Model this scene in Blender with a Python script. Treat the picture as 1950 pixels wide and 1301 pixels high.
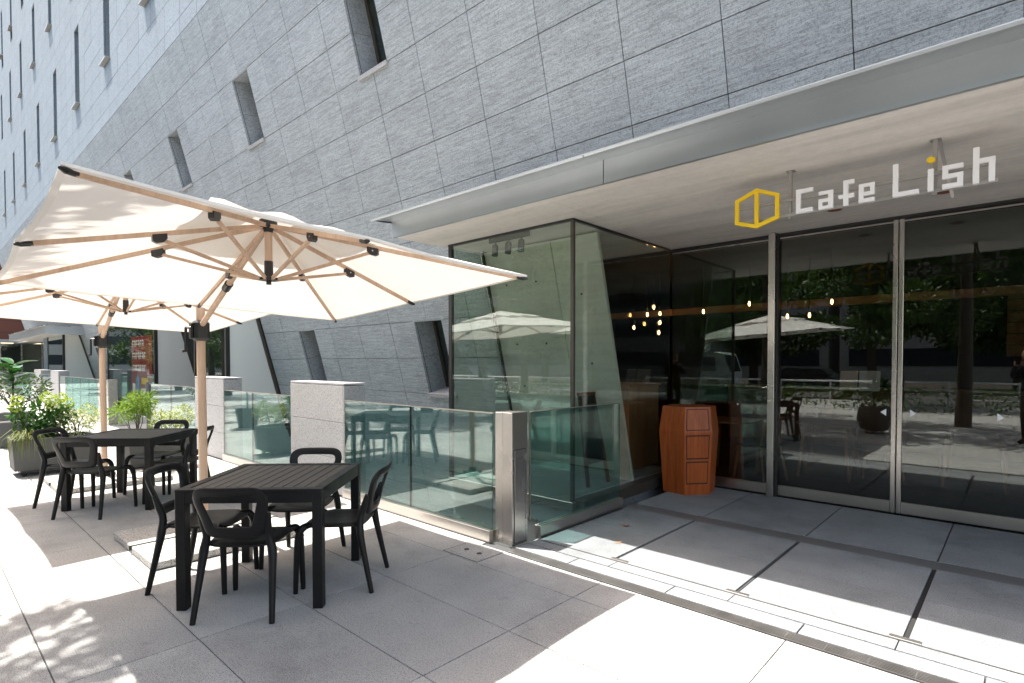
import bpy, math, random
import numpy as np
R = math.radians
for o in list(bpy.data.objects):
    bpy.data.objects.remove(o)
scene = bpy.context.scene
col = scene.collection

# ------------------------------------------------------------------ camera, sky, sun, exposure
cam_d = bpy.data.cameras.new('camera')
cam = bpy.data.objects.new('camera', cam_d)
col.objects.link(cam)
cam_d.sensor_width = 36.0
cam_d.lens = 1051.4 / 1950 * 36.0
cam_d.shift_x = -40.64 / 1950
cam_d.shift_y = 63.66 / 1950
cam_d.clip_start = 0.05
cam_d.clip_end = 1000
EYE = 1.51
cam.location = (0, 0, EYE)
cam.rotation_euler = (R(90 - 1.2555), 0, R(41.43))
scene.camera = cam

SUNDIR = (0.32, 0.155, -1.0)           # the way the light travels
world = bpy.data.worlds.new('World')
scene.world = world
world.use_nodes = True
wn = world.node_tree
sky = wn.nodes.new('ShaderNodeTexSky')
sky.sky_type = 'NISHITA'
sky.sun_disc = False
sky.sun_elevation = R(70.4)
sky.sun_rotation = R(244.2)
sky.altitude = 30
sky.dust_density = 2.5
sky.ozone_density = 0.7
wb = wn.nodes.new('ShaderNodeMix')       # daylight white balance of the photograph
wb.data_type = 'RGBA'
wb.blend_type = 'MULTIPLY'
wb.inputs[0].default_value = 1.0
wb.inputs[7].default_value = (1.16, 1.02, 0.87, 1)
wn.links.new(sky.outputs[0], wb.inputs[6])
wn.links.new(wb.outputs[2], wn.nodes['Background'].inputs[0])
wn.nodes['Background'].inputs[1].default_value = 0.15
sun_d = bpy.data.lights.new('sun', 'SUN')
sun_d.energy = 3.3
sun_d.angle = R(0.5)
sun_d.color = (1.0, 0.96, 0.9)
sun = bpy.data.objects.new('sun', sun_d)
col.objects.link(sun)
import mathutils
sun.rotation_euler = mathutils.Vector(SUNDIR).to_track_quat('-Z', 'Y').to_euler()
sun.location = (-6, -3, 20)
vs = scene.view_settings
vs.view_transform = 'Standard'
vs.look = 'None'
vs.exposure = 1.98
vs.gamma = 1.0
cy = scene.cycles
cy.use_denoising = True
cy.max_bounces = 14
cy.diffuse_bounces = 5
cy.glossy_bounces = 6
cy.transparent_max_bounces = 24
cy.caustics_reflective = False
cy.caustics_refractive = False
cy.sample_clamp_indirect = 8

# ------------------------------------------------------------------ materials
MATS = {}
class NT:
    def __init__(s, name):
        m = bpy.data.materials.new(name)
        m.use_nodes = True
        s.m = m
        s.t = m.node_tree
        s.t.nodes.clear()
        s.out = s.n('ShaderNodeOutputMaterial')
        MATS[name] = m
    def n(s, ty, **kw):
        nd = s.t.nodes.new(ty)
        for k, v in kw.items():
            if k.startswith('i_'):
                nd.inputs[k[2:].replace('_', ' ')].default_value = v
            else:
                setattr(nd, k, v)
        return nd
    def l(s, a, b):
        s.t.links.new(a, b)
    def pos(s, scale=(1, 1, 1), rot=(0, 0, 0), src='world'):
        if src == 'world':
            v = s.n('ShaderNodeNewGeometry').outputs['Position']
        else:
            v = s.n('ShaderNodeTexCoord').outputs['Object']
        mp = s.n('ShaderNodeMapping')
        mp.inputs['Scale'].default_value = scale
        mp.inputs['Rotation'].default_value = rot
        s.l(v, mp.inputs['Vector'])
        return mp.outputs[0]
    def noise(s, vec, scale, detail=3.0, rough=0.55):
        nd = s.n('ShaderNodeTexNoise')
        nd.inputs['Scale'].default_value = scale
        nd.inputs['Detail'].default_value = detail
        nd.inputs['Roughness'].default_value = rough
        s.l(vec, nd.inputs['Vector'])
        return nd.outputs[0]
    def ramp(s, fac, stops):
        r = s.n('ShaderNodeValToRGB')
        e = r.color_ramp.elements
        while len(e) > len(stops):
            e.remove(e[-1])
        while len(e) < len(stops):
            e.new(0.5)
        for i, (p, c) in enumerate(stops):
            e[i].position = p
            e[i].color = (c, c, c, 1) if not hasattr(c, '__len__') else (*c, 1)
        s.l(fac, r.inputs[0])
        return r.outputs[0]
    def mul(s, a, b, fac=1.0, mode='MULTIPLY'):
        mx = s.n('ShaderNodeMix', data_type='RGBA', blend_type=mode)
        mx.inputs[0].default_value = fac
        for k, v in ((6, a), (7, b)):
            if hasattr(v, 'is_linked'):
                s.l(v, mx.inputs[k])
            else:
                mx.inputs[k].default_value = (*v, 1) if hasattr(v, '__len__') else (v, v, v, 1)
        return mx.outputs[2]
    def math(s, op, a, b=None):
        nd = s.n('ShaderNodeMath', operation=op)
        for k, v in ((0, a), (1, b)):
            if v is None:
                continue
            if hasattr(v, 'is_linked'):
                s.l(v, nd.inputs[k])
            else:
                nd.inputs[k].default_value = v
        return nd.outputs[0]
    def bump(s, h, strength, dist=0.01):
        b = s.n('ShaderNodeBump')
        b.inputs['Strength'].default_value = strength
        b.inputs['Distance'].default_value = dist
        s.l(h, b.inputs['Height'])
        return b.outputs[0]
    def pbr(s, color, rough=0.5, metal=0.0, normal=None, spec=0.5):
        p = s.n('ShaderNodeBsdfPrincipled')
        for k, v in (('Base Color', color), ('Roughness', rough), ('Metallic', metal), ('Specular IOR Level', spec)):
            if hasattr(v, 'is_linked'):
                s.l(v, p.inputs[k])
            else:
                p.inputs[k].default_value = (*v, 1) if hasattr(v, '__len__') else v
        if normal is not None:
            s.l(normal, p.inputs['Normal'])
        s.l(p.outputs[0], s.out.inputs[0])
        return p

def plain(name, color, rough=0.5, metal=0.0, spec=0.5, var=0.12, vs_=6.0):
    t = NT(name)
    v = t.noise(t.pos(), vs_, 4)
    c = t.mul(color, t.ramp(v, [(0.3, 1 - var), (0.7, 1.0)]))
    rg = t.ramp(v, [(0.3, max(0.02, rough - 0.06)), (0.7, min(1, rough + 0.06))])
    t.pbr(c, rg, metal, spec=spec)
    return t.m

def granite(name, light, dark, sp=130, spd=0.5, blotch=0.16, streak=False, rough=0.75, tint=0.1, island=False, stain=False):
    t = NT(name)
    p = t.pos()
    f1 = t.noise(p, sp, 2, 0.6)
    f2 = t.noise(p, sp * 0.37, 3, 0.6)
    b1 = t.noise(p, 2.2, 4)
    spk = t.ramp(f1, [(0.36, 0.0), (0.36 + spd * 0.34, 1.0)])
    spk2 = t.ramp(f2, [(0.33, 0.62), (0.5, 1.0)])
    c = t.mul(dark, light, 1.0, 'MIX')
    mx = c.node
    t.l(spk, mx.inputs[0])
    c = t.mul(c, spk2, 0.75)
    c = t.mul(c, t.ramp(b1, [(0.3, 1 - blotch), (0.7, 1.0)]))
    if stain:
        st1 = t.noise(p, 0.9, 6, 0.7)
        st2 = t.noise(p, 7.0, 4, 0.7)
        c = t.mul(c, t.ramp(st1, [(0.36, 0.80), (0.50, 1.0)]))
        c = t.mul(c, t.ramp(st2, [(0.30, 0.80), (0.40, 1.0)]), 0.8)
    h = f1
    if streak:
        sv = t.pos((1.3, 9, 26), (0, R(9), 0))
        s1 = t.noise(sv, 1.6, 6, 0.72)
        sv2 = t.pos((6, 40, 110), (0, R(7), 0))
        s2 = t.noise(sv2, 1.2, 3, 0.6)
        c = t.mul(c, t.ramp(s1, [(0.36, 0.78), (0.5, 0.98), (0.66, 1.16)]), 0.9)
        c = t.mul(c, t.ramp(s2, [(0.36, 0.76), (0.5, 1.0), (0.68, 1.14)]), 0.85)
        h = s2
    rnd = t.n('ShaderNodeNewGeometry').outputs['Random Per Island'] if island else t.n('ShaderNodeObjectInfo').outputs['Random']
    c = t.mul(c, t.ramp(rnd, [(0.0, 1 - tint), (1.0, 1.0)]))
    t.pbr(c, rough, 0, t.bump(h, 0.35, 0.004), spec=0.3)
    return t.m

def glass(name, tint, f0, edge=None):
    t = NT(name)
    lw = t.n('ShaderNodeLayerWeight')
    lw.inputs[0].default_value = 0.5
    pw = t.math('POWER', lw.outputs['Facing'], 5.0)
    F = t.math('ADD', t.math('MULTIPLY', pw, 1 - f0), f0)
    tr = t.n('ShaderNodeBsdfTransparent')
    tr.inputs[0].default_value = (*tint, 1)
    gl = t.n('ShaderNodeBsdfGlossy')
    gl.inputs['Roughness'].default_value = 0.0
    gl.inputs[0].default_value = (0.95, 1.0, 0.98, 1)
    # float glass is never quite flat: very faint waviness
    wv = t.noise(t.pos(), 1.1, 1)
    t.l(t.bump(wv, 0.02, 0.02), gl.inputs['Normal'])
    mx = t.n('ShaderNodeMixShader')
    t.l(F, mx.inputs[0]); t.l(tr.outputs[0], mx.inputs[1]); t.l(gl.outputs[0], mx.inputs[2])
    t.l(mx.outputs[0], t.out.inputs[0])
    return t.m

def brushed(name, color, rough=0.3, axis='z', metal=1.0):
    t = NT(name)
    sc = {'z': (220, 220, 1.5), 'x': (1.5, 220, 220)}[axis]
    n1 = t.noise(t.pos(sc), 1.0, 2)
    n2 = t.noise(t.pos(), 1.6, 3)
    c = t.mul(color, t.ramp(n1, [(0.3, 0.975), (0.7, 1.0)]))
    c = t.mul(c, t.ramp(n2, [(0.3, 0.9), (0.7, 1.0)]))
    rg = t.ramp(n2, [(0.3, rough - 0.03), (0.7, rough + 0.04)])
    t.pbr(c, rg, metal)
    return t.m

def wood(name, c0, c1, scale=(30, 30, 2.0), rough=0.5, src='object'):
    t = NT(name)
    v = t.pos(scale, src=src)
    n1 = t.noise(v, 1.0, 6, 0.62)
    n2 = t.noise(t.pos((4, 4, 1), src=src), 1.4, 3)
    c = t.mul(c0, c1, 0.5, 'MIX')
    t.l(t.ramp(n1, [(0.32, 0.0), (0.68, 1.0)]), c.node.inputs[0])
    c = t.mul(c, t.ramp(n2, [(0.3, 0.82), (0.7, 1.06)]))
    t.pbr(c, rough, 0, t.bump(n1, 0.12, 0.002), spec=0.35)
    return t.m

def leafmat(name, ca, cb, trans=0.35, rough=0.45):
    t = NT(name)
    r = t.n('ShaderNodeNewGeometry').outputs['Random Per Island']
    c = t.mul(ca, cb, 0.5, 'MIX')
    t.l(r, c.node.inputs[0])
    p = t.n('ShaderNodeBsdfPrincipled')
    t.l(c, p.inputs['Base Color'])
    p.inputs['Roughness'].default_value = rough
    p.inputs['Specular IOR Level'].default_value = 0.35
    tl = t.n('ShaderNodeBsdfTranslucent')
    c2 = t.mul(c, (1.25, 1.2, 0.6))
    t.l(c2, tl.inputs[0])
    mx = t.n('ShaderNodeMixShader')
    mx.inputs[0].default_value = trans
    t.l(p.outputs[0], mx.inputs[1]); t.l(tl.outputs[0], mx.inputs[2])
    t.l(mx.outputs[0], t.out.inputs[0])
    return t.m

def emis(name, color, strength):
    t = NT(name)
    e = t.n('ShaderNodeEmission')
    e.inputs[0].default_value = (*color, 1)
    e.inputs[1].default_value = strength
    t.l(e.outputs[0], t.out.inputs[0])
    return t.m

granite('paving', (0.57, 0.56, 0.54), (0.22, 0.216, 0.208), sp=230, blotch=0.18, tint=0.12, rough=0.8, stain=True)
granite('paving_shade_toned', (0.35, 0.37, 0.38), (0.12, 0.128, 0.134), sp=230, blotch=0.22, tint=0.14, rough=0.7, stain=True)  # terrace stone again, with the canopy's bluish shade put into its colour
granite('paving_far', (0.57, 0.56, 0.54), (0.24, 0.236, 0.228), sp=200, blotch=0.18, tint=0.12, rough=0.8, island=True, stain=True)
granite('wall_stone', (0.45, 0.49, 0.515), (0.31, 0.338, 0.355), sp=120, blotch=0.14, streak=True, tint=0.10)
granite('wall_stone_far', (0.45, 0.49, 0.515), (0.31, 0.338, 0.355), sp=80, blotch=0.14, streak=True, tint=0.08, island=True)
granite('wall_sky_tint', (0.245, 0.295, 0.335), (0.19, 0.23, 0.262), sp=60, blotch=0.1, tint=0.08)  # blue of the reflected sky is put into the stone colour
granite('wall_sky_tint_far', (0.245, 0.295, 0.335), (0.19, 0.23, 0.262), sp=60, blotch=0.1, tint=0.08, island=True)
granite('pier_stone', (0.50, 0.50, 0.505), (0.25, 0.25, 0.26), sp=120, blotch=0.1, tint=0.06)
granite('slab_stone', (0.64, 0.62, 0.59), (0.12, 0.11, 0.10), sp=170, blotch=0.15, tint=0.08)
plain('joint', (0.07, 0.07, 0.072), 0.9)
plain('wall_joint', (0.10, 0.105, 0.11), 0.9)
plain('shadow_gap', (0.02, 0.02, 0.02), 0.8)
brushed('steel', (0.60, 0.575, 0.54), 0.27, 'z')
brushed('steel_rail', (0.62, 0.585, 0.54), 0.32, 'x')
brushed('strip_metal', (0.17, 0.17, 0.17), 0.5, 'x', 0.3)
brushed('fascia_metal', (0.50, 0.53, 0.55), 0.38, 'x', 0.75)
plain('grate_metal', (0.33, 0.32, 0.31), 0.45, 0.9)
plain('dark_frame', (0.018, 0.018, 0.018), 0.4)
plain('bronze_frame', (0.10, 0.088, 0.075), 0.4, 0.5)
plain('black_alu', (0.009, 0.009, 0.0095), 0.42, 0.0, 0.25)
plain('black_plastic', (0.016, 0.016, 0.017), 0.33, 0.0, 0.45)
plain('chair_plastic', (0.009, 0.009, 0.0095), 0.42, 0.0, 0.25)
wood('slat_wood', (0.050, 0.044, 0.038), (0.095, 0.084, 0.073), (60, 60, 60), 0.45)
wood('teak', (0.55, 0.38, 0.265), (0.66, 0.48, 0.35), (46, 46, 2.4), 0.55)
wood('stand_wood', (0.27, 0.052, 0.010), (0.43, 0.105, 0.021), (34, 34, 1.6), 0.36)
plain('drawer_gap', (0.05, 0.014, 0.006), 0.7)
wood('counter_wood', (0.30, 0.15, 0.07), (0.38, 0.20, 0.10), (10, 10, 1.2), 0.5)
wood('beam_wood', (0.42, 0.21, 0.08), (0.52, 0.28, 0.11), (1.5, 20, 20), 0.5)
plain('white_paint', (0.80, 0.80, 0.80), 0.45, var=0.05)
plain('sign_white', (0.92, 0.92, 0.94), 0.35, var=0.02)
plain('sign_yellow', (0.92, 0.62, 0.02), 0.4, var=0.05)
plain('bracket_grey', (0.40, 0.38, 0.36), 0.45, 0.4)
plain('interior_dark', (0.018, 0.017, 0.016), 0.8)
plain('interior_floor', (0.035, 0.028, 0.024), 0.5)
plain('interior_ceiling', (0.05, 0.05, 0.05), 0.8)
plain('grey_box', (0.07, 0.073, 0.07), 0.6)
plain('soil', (0.035, 0.025, 0.018), 0.95)
plain('bark', (0.10, 0.08, 0.06), 0.9, vs_=25)
plain('asphalt', (0.055, 0.055, 0.058), 0.9, vs_=3)
plain('road_paint', (0.75, 0.75, 0.73), 0.7)
plain('brick_red', (0.22, 0.085, 0.06), 0.8)
plain('red_frame', (0.14, 0.02, 0.018), 0.5)
plain('chalk_black', (0.012, 0.013, 0.013), 0.6)
plain('truck_white', (0.72, 0.73, 0.74), 0.35)
plain('car_paint', (0.03, 0.035, 0.045), 0.2, 0.3)
plain('rubber', (0.015, 0.015, 0.015), 0.8)
plain('facade_far', (0.30, 0.28, 0.25), 0.8)
plain('leaf_brown', (0.35, 0.11, 0.03), 0.7)
plain('leaf_tan', (0.55, 0.30, 0.14), 0.7)
plain('poster_red', (0.62, 0.035, 0.03), 0.5)
plain('poster_white', (0.8, 0.77, 0.72), 0.5)
plain('poster_blue', (0.10, 0.30, 0.50), 0.5)
plain('poster_yellow', (0.75, 0.45, 0.04), 0.5)
emis('bulb_glow', (1.0, 0.50, 0.16), 9)
leafmat('leaf_tree', (0.030, 0.065, 0.018), (0.065, 0.115, 0.030), 0.3)
leafmat('leaf_dark', (0.022, 0.075, 0.014), (0.05, 0.14, 0.026), 0.25)
leafmat('leaf_bright', (0.09, 0.20, 0.025), (0.22, 0.32, 0.05), 0.35)
leafmat('leaf_pale', (0.22, 0.30, 0.12), (0.52, 0.56, 0.36), 0.35)
leafmat('leaf_rubber', (0.015, 0.07, 0.015), (0.03, 0.12, 0.02), 0.12, 0.25)
leafmat('petal_lime', (0.24, 0.36, 0.05), (0.42, 0.50, 0.12), 0.4)
leafmat('grass_blade', (0.08, 0.13, 0.04), (0.22, 0.22, 0.08), 0.3)
glass('door_glass', (0.70, 0.72, 0.70), 0.075)
glass('bay_glass', (0.88, 0.92, 0.89), 0.10)
glass('guard_glass', (0.60, 0.77, 0.755), 0.13)
glass('far_glass', (0.84, 0.91, 0.88), 0.09)

def canvas_mat():
    t = NT('canvas')
    p = t.pos((1, 1, 1))
    n1 = t.noise(p, 260, 2)
    n2 = t.noise(p, 2.5, 3)
    c = t.mul((0.86, 0.845, 0.81), t.ramp(n1, [(0.3, 0.95), (0.7, 1.0)]))
    c = t.mul(c, t.ramp(n2, [(0.3, 0.95), (0.7, 1.0)]))
    d = t.n('ShaderNodeBsdfDiffuse')
    t.l(c, d.inputs[0])
    wr = t.noise(t.pos((1.5, 1.5, 1.5)), 2.2, 4, 0.6)
    t.l(t.bump(wr, 0.35, 0.05), d.inputs['Normal'])
    tl = t.n('ShaderNodeBsdfTranslucent')
    tl.inputs[0].default_value = (0.80, 0.75, 0.69, 1)
    mx = t.n('ShaderNodeMixShader')
    mx.inputs[0].default_value = 0.20
    t.l(d.outputs[0], mx.inputs[1]); t.l(tl.outputs[0], mx.inputs[2])
    t.l(mx.outputs[0], t.out.inputs[0])
canvas_mat()

def concrete_mat(name, color, holes=False):
    t = NT(name)
    n1 = t.noise(t.pos((0.5, 3.0, 3.0)), 1.1, 6, 0.65)
    n2 = t.noise(t.pos(), 14, 5, 0.7)
    n3 = t.noise(t.pos((0.35, 5.0, 5.0)), 0.9, 4, 0.7)
    c = t.mul(color, t.ramp(n1, [(0.33, 0.86), (0.52, 0.98), (0.68, 1.05)]))
    c = t.mul(c, t.ramp(n3, [(0.40, 0.90), (0.54, 1.0)]))
    c = t.mul(c, t.ramp(n2, [(0.3, 0.90), (0.6, 1.0)]))
    t.pbr(c, 0.7, 0, t.bump(n2, 0.15, 0.004), spec=0.3)
concrete_mat('soffit_concrete', (0.74, 0.70, 0.65))
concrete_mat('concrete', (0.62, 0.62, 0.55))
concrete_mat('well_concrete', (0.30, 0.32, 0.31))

def frosted(name, color):
    t = NT(name)
    n = t.noise(t.pos((1, 1, 0.2)), 0.8, 2)
    t.pbr(t.mul(color, t.ramp(n, [(0.3, 0.9), (0.7, 1.0)])), 0.22, 0.0, spec=0.8)
frosted('frosted_panel', (0.74, 0.74, 0.70))

# ------------------------------------------------------------------ mesh helpers
BOXF = [(0, 3, 2, 1), (4, 5, 6, 7), (0, 1, 5, 4), (1, 2, 6, 5), (2, 3, 7, 6), (3, 0, 4, 7)]
def box_vf(lo, hi, c=0.0):
    x0, y0, z0 = lo; x1, y1, z1 = hi
    if c <= 0:
        return [(x0, y0, z0), (x1, y0, z0), (x1, y1, z0), (x0, y1, z0), (x0, y0, z1), (x1, y0, z1), (x1, y1, z1), (x0, y1, z1)], BOXF
    V, idx = [], {}
    for i in (0, 1):
        for j in (0, 1):
            for k in (0, 1):
                p = (x1 if i else x0, y1 if j else y0, z1 if k else z0)
                s = (-1 if i else 1, -1 if j else 1, -1 if k else 1)
                for a in range(3):     # vertex lying on the face of axis a
                    q = [p[b] + (0 if b == a else s[b] * c) for b in range(3)]
                    idx[i, j, k, a] = len(V)
                    V.append(tuple(q))
    F = []
    for a in range(3):
        b, d = (a + 1) % 3, (a + 2) % 3
        for side in (0, 1):
            q = []
            for (u, v) in ((0, 0), (1, 0), (1, 1), (0, 1)):
                t = [0, 0, 0]; t[a] = side; t[b] = u; t[d] = v
                q.append(idx[(*t, a)])
            F.append(tuple(q) if side else tuple(q[::-1]))
    for a in range(3):                 # edges along axis a
        b, d = (a + 1) % 3, (a + 2) % 3
        for u in (0, 1):
            for v in (0, 1):
                t0 = [0, 0, 0]; t0[b] = u; t0[d] = v
                t1 = list(t0); t1[a] = 1
                q = [idx[(*t0, b)], idx[(*t1, b)], idx[(*t1, d)], idx[(*t0, d)]]
                F.append(tuple(q) if u == v else tuple(q[::-1]))
    for i in (0, 1):
        for j in (0, 1):
            for k in (0, 1):
                q = [idx[i, j, k, 0], idx[i, j, k, 1], idx[i, j, k, 2]]
                F.append(tuple(q) if (i + j + k) % 2 else tuple(q[::-1]))
    return V, F

class MB:
    def __init__(s):
        s.V = []; s.F = []
    def add(s, V, F):
        o = len(s.V)
        s.V += [tuple(v) for v in V]
        s.F += [tuple(i + o for i in f) for f in F]
        return s
    def box(s, lo, hi, c=0.0):
        return s.add(*box_vf(lo, hi, c))
    def tube(s, pts, rad, n=10, caps=True, flat=1.0, up=(0, 0, 1)):
        P = [np.array(p, float) for p in pts]
        if not hasattr(rad, '__len__'):
            rad = [rad] * len(P)
        V = []
        a = None
        for i, p in enumerate(P):
            t = P[min(i + 1, len(P) - 1)] - P[max(i - 1, 0)]
            L = np.linalg.norm(t)
            t = t / L if L > 1e-9 else np.array((0, 0, 1.0))
            if a is None:
                u = np.array(up, float)
                if abs(t @ u) > 0.9:
                    u = np.array((1.0, 0, 0))
                a = np.cross(u, t)
            else:
                a = a - t * (a @ t)        # carry the frame along, so the tube never twists
            a = a / np.linalg.norm(a)
            b = np.cross(t, a)
            for k in range(n):
                w = 2 * math.pi * k / n
                V.append(p + rad[i] * (math.cos(w) * a + flat * math.sin(w) * b))
        F = []
        for i in range(len(P) - 1):
            for k in range(n):
                k2 = (k + 1) % n
                F.append((i * n + k, i * n + k2, (i + 1) * n + k2, (i + 1) * n + k))
        if caps:
            F.append(tuple(range(n))[::-1])
            F.append(tuple((len(P) - 1) * n + k for k in range(n)))
        return s.add(V, F)
    def bar(s, a, b, w, h, up=(0, 0, 1)):
        a = np.array(a, float); b = np.array(b, float)
        t = b - a; t /= np.linalg.norm(t)
        u = np.array(up, float)
        if abs(t @ u) > 0.98:
            u = np.array((0, 1.0, 0))
        x = np.cross(u, t); x /= np.linalg.norm(x)
        y = np.cross(t, x)
        V = []
        for p in (a, b):
            for (i, j) in ((-1, -1), (1, -1), (1, 1), (-1, 1)):
                V.append(p + x * i * w / 2 + y * j * h / 2)
        return s.add(V, BOXF)
    def prism(s, poly, axis, d0, d1):
        """poly of 2-d points, extruded along axis between d0 and d1 (other axes in cyclic order)"""
        n = len(poly)
        V = []
        for d in (d0, d1):
            for (p, q) in poly:
                v = [0, 0, 0]
                v[axis] = d; v[(axis + 1) % 3] = p; v[(axis + 2) % 3] = q
                V.append(v)
        F = [tuple(range(n))[::-1], tuple(range(n, 2 * n))]
        F += [(k, (k + 1) % n, n + (k + 1) % n, n + k) for k in range(n)]
        return s.add(V, F)
    def mesh(s, name, mat, smooth=False):
        me = bpy.data.meshes.new(name)
        me.from_pydata(s.V, [], s.F)
        me.materials.append(MATS[mat])
        if smooth:
            me.polygons.foreach_set('use_smooth', [True] * len(me.polygons))
            me.set_sharp_from_angle(angle=R(38))
        me.update()
        return me
    def build(s, name, mat, parent=None, smooth=False, loc=(0, 0, 0), rot=(0, 0, 0), **tags):
        return link(name, s.mesh(name, mat, smooth), parent, loc, rot, **tags)

def link(name, me, parent=None, loc=(0, 0, 0), rot=(0, 0, 0), **tags):
    o = bpy.data.objects.new(name, me)
    col.objects.link(o)
    o.parent = parent
    o.location = loc
    o.rotation_euler = rot
    for k, v in tags.items():
        if v is not None:
            o[k] = v
    return o
def thing(name, label, category, loc=(0, 0, 0), rot=0.0, group=None):
    o = link(name, None, None, loc, (0, 0, rot), label=label, category=category, group=group)
    o.empty_display_size = 0.2
    return o
def structure(o):
    o['kind'] = 'structure'
    return o
def copy_tree(o, parent=None):
    c = o.copy()
    col.objects.link(c)
    c.parent = parent
    for ch in list(o.children):
        copy_tree(ch, c)
    return c
def quick_box(name, lo, hi, mat, parent=None, c=0.0, **tags):
    return MB().box(lo, hi, c).build(name, mat, parent, **tags)

# camera maths, used only to rank pieces by how large they show
CM = cam.rotation_euler.to_matrix().transposed()
def seen(p):
    v = CM @ (mathutils.Vector(p) - cam.location)
    if v.z > -0.3:
        return None
    return (1015.6 + 1051.4 * v.x / -v.z, 714.2 - 1051.4 * v.y / -v.z)
def seen_area(pts):
    q = [seen(p) for p in pts]
    if any(a is None for a in q):
        return 0
    cx = sum(a[0] for a in q) / len(q); cyy = sum(a[1] for a in q) / len(q)
    if not (-60 < cx < 2010 and -60 < cyy < 1360):
        return 0
    return abs(sum(q[i][0] * q[(i + 1) % len(q)][1] - q[(i + 1) % len(q)][0] * q[i][1] for i in range(len(q)))) / 2

# ------------------------------------------------------------------ ground
TX0, TXS = -3.347, 1.2045
TY0, TYS = 0.434, 0.594
g = MB()
for (x0, x1, y0, y1) in ((-80, 40, -7.0, 3.245), (-3.1, 40, 3.245, 6.5), (-16.4, -13.45, 3.245, 6.5), (-80, -38, 3.245, 6.5)):
    g.box((x0, y0, -0.30), (x1, y1, -0.012))
terrace = structure(g.build('terrace_paving', 'joint'))
cells = []
for i in range(-40, 6):
    for j in range(-13, 5):
        x0 = TX0 + TXS * i; y0 = TY0 + TYS * j
        x1 = x0 + TXS; y1 = min(y0 + TYS, 3.14 if x0 > -3.4 else 3.195)
        if y1 - y0 < 0.05:
            continue
        cells.append((seen_area([(x0, y0, 0), (x1, y0, 0), (x1, y1, 0), (x0, y1, 0)]), x0, y0, x1, y1))
cells.sort(reverse=True)
tile_mesh = {}
def tile_part(name, mat, x0, y0, x1, y1, parent, gap=0.003, z=0.0):
    w, d = round(x1 - x0, 3), round(y1 - y0, 3)
    key = (w, d, mat, gap)
    if key not in tile_mesh:
        tile_mesh[key] = MB().box((-w / 2 + gap, -d / 2 + gap, -0.03), (w / 2 - gap, d / 2 - gap, 0), 0.0015).mesh(name, mat)
    return link(name, tile_mesh[key], parent, ((x0 + x1) / 2, (y0 + y1) / 2, z))
rest = MB()
for n, (a, x0, y0, x1, y1) in enumerate(cells):
    if n < 170 and a > 60:
        tile_part('paving_tile', 'paving', x0, y0, x1, y1, terrace)
    else:
        rest.box((x0 + .003, y0 + .003, -0.03), (x1 - .003, y1 - .003, 0))
rest.build('distant_paving_tiles', 'paving_far', terrace, kind='stuff')

# threshold, drain and the entrance floor
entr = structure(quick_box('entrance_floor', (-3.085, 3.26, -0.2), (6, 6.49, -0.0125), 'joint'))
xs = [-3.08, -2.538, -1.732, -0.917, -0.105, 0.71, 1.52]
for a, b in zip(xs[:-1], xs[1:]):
    tile_part('threshold_tile', 'paving_shade_toned', a, 3.262, b, 3.412, entr, 0.004)
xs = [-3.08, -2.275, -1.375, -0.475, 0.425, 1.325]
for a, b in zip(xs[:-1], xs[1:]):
    tile_part('threshold_tile', 'paving_shade_toned', a, 3.418, b, 3.548, entr, 0.003)
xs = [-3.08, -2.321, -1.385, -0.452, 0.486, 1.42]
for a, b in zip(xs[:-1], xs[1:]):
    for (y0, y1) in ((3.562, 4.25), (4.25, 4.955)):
        tile_part('floor_tile', 'paving_shade_toned', a + .013, y0, b - .013, y1, entr, 0.002)
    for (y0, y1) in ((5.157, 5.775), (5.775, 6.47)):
        tile_part('floor_tile', 'paving_shade_toned', a + .004, y0, b - .004, y1, entr, 0.002)
quick_box('metal_strip', (-3.08, 4.957, -0.02), (6, 5.155, -0.002), 'strip_metal', entr)
quick_box('metal_trim', (-3.08, 3.5505, -0.02), (6, 3.5585, 0.001), 'grate_metal', entr)
for x in (-2.28, -1.375, -0.452, 0.486):
    MB().box((x - .075, 3.563, -0.001), (x + .075, 3.603, 0.003), 0.001).build('slot_cap', 'grate_metal', entr)
    quick_box('slot_channel', (x - .012, 3.604, -0.02), (x + .012, 4.955, -0.009), 'shadow_gap', entr)
drain = thing('drain_grate', 'long narrow metal drain grate across the paving at the cafe entrance', 'drain', (-3.06, 3.2, 0))
MB().box((0, -0.052, -0.03), (9, -0.044, 0.002)).box((0, 0.044, -0.03), (9, 0.052, 0.002)).build('edge_rail', 'grate_metal', drain)
quick_box('channel', (0, -0.044, -0.05), (9, 0.044, -0.02), 'shadow_gap', drain)
m = MB()
for k in range(6):
    y = -0.037 + k * 0.0148
    m.box((0.0, y - .0042, -0.019), (9, y + .0042, 0.001))
for k in range(45):
    m.box((0.1 + k * .2, -0.0435, -0.015), (0.106 + k * .2, 0.0435, -0.0005))
m.build('grate_bars', 'grate_metal', drain, kind='stuff')
lid = thing('access_cover', 'square stone access cover with two dark lifting holes set in the paving', 'access cover', (-3.264, 2.968, 0))
quick_box('rim', (-0.203, -0.145, -0.012), (0.203, 0.145, 0.0012), 'joint', lid)
MB().box((-0.194, -0.136, -0.01), (0.194, 0.136, 0.0030), 0.001).build('stone_panel', 'paving', lid)
for x in (-0.075, 0.075):
    MB().tube([(x, 0, 0.0), (x, 0, 0.0045)], 0.022, 16).build('lifting_hole', 'shadow_gap', lid)

# sunken court behind the balustrades
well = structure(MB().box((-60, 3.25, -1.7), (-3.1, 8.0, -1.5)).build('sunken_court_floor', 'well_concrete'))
structure(MB().box((-60, 3.235, -1.5), (-3.1, 3.26, -0.02)).box((-3.112, 3.26, -1.5), (-3.09, 6.6, -0.013)).build('sunken_court_wall', 'well_concrete'))

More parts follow.
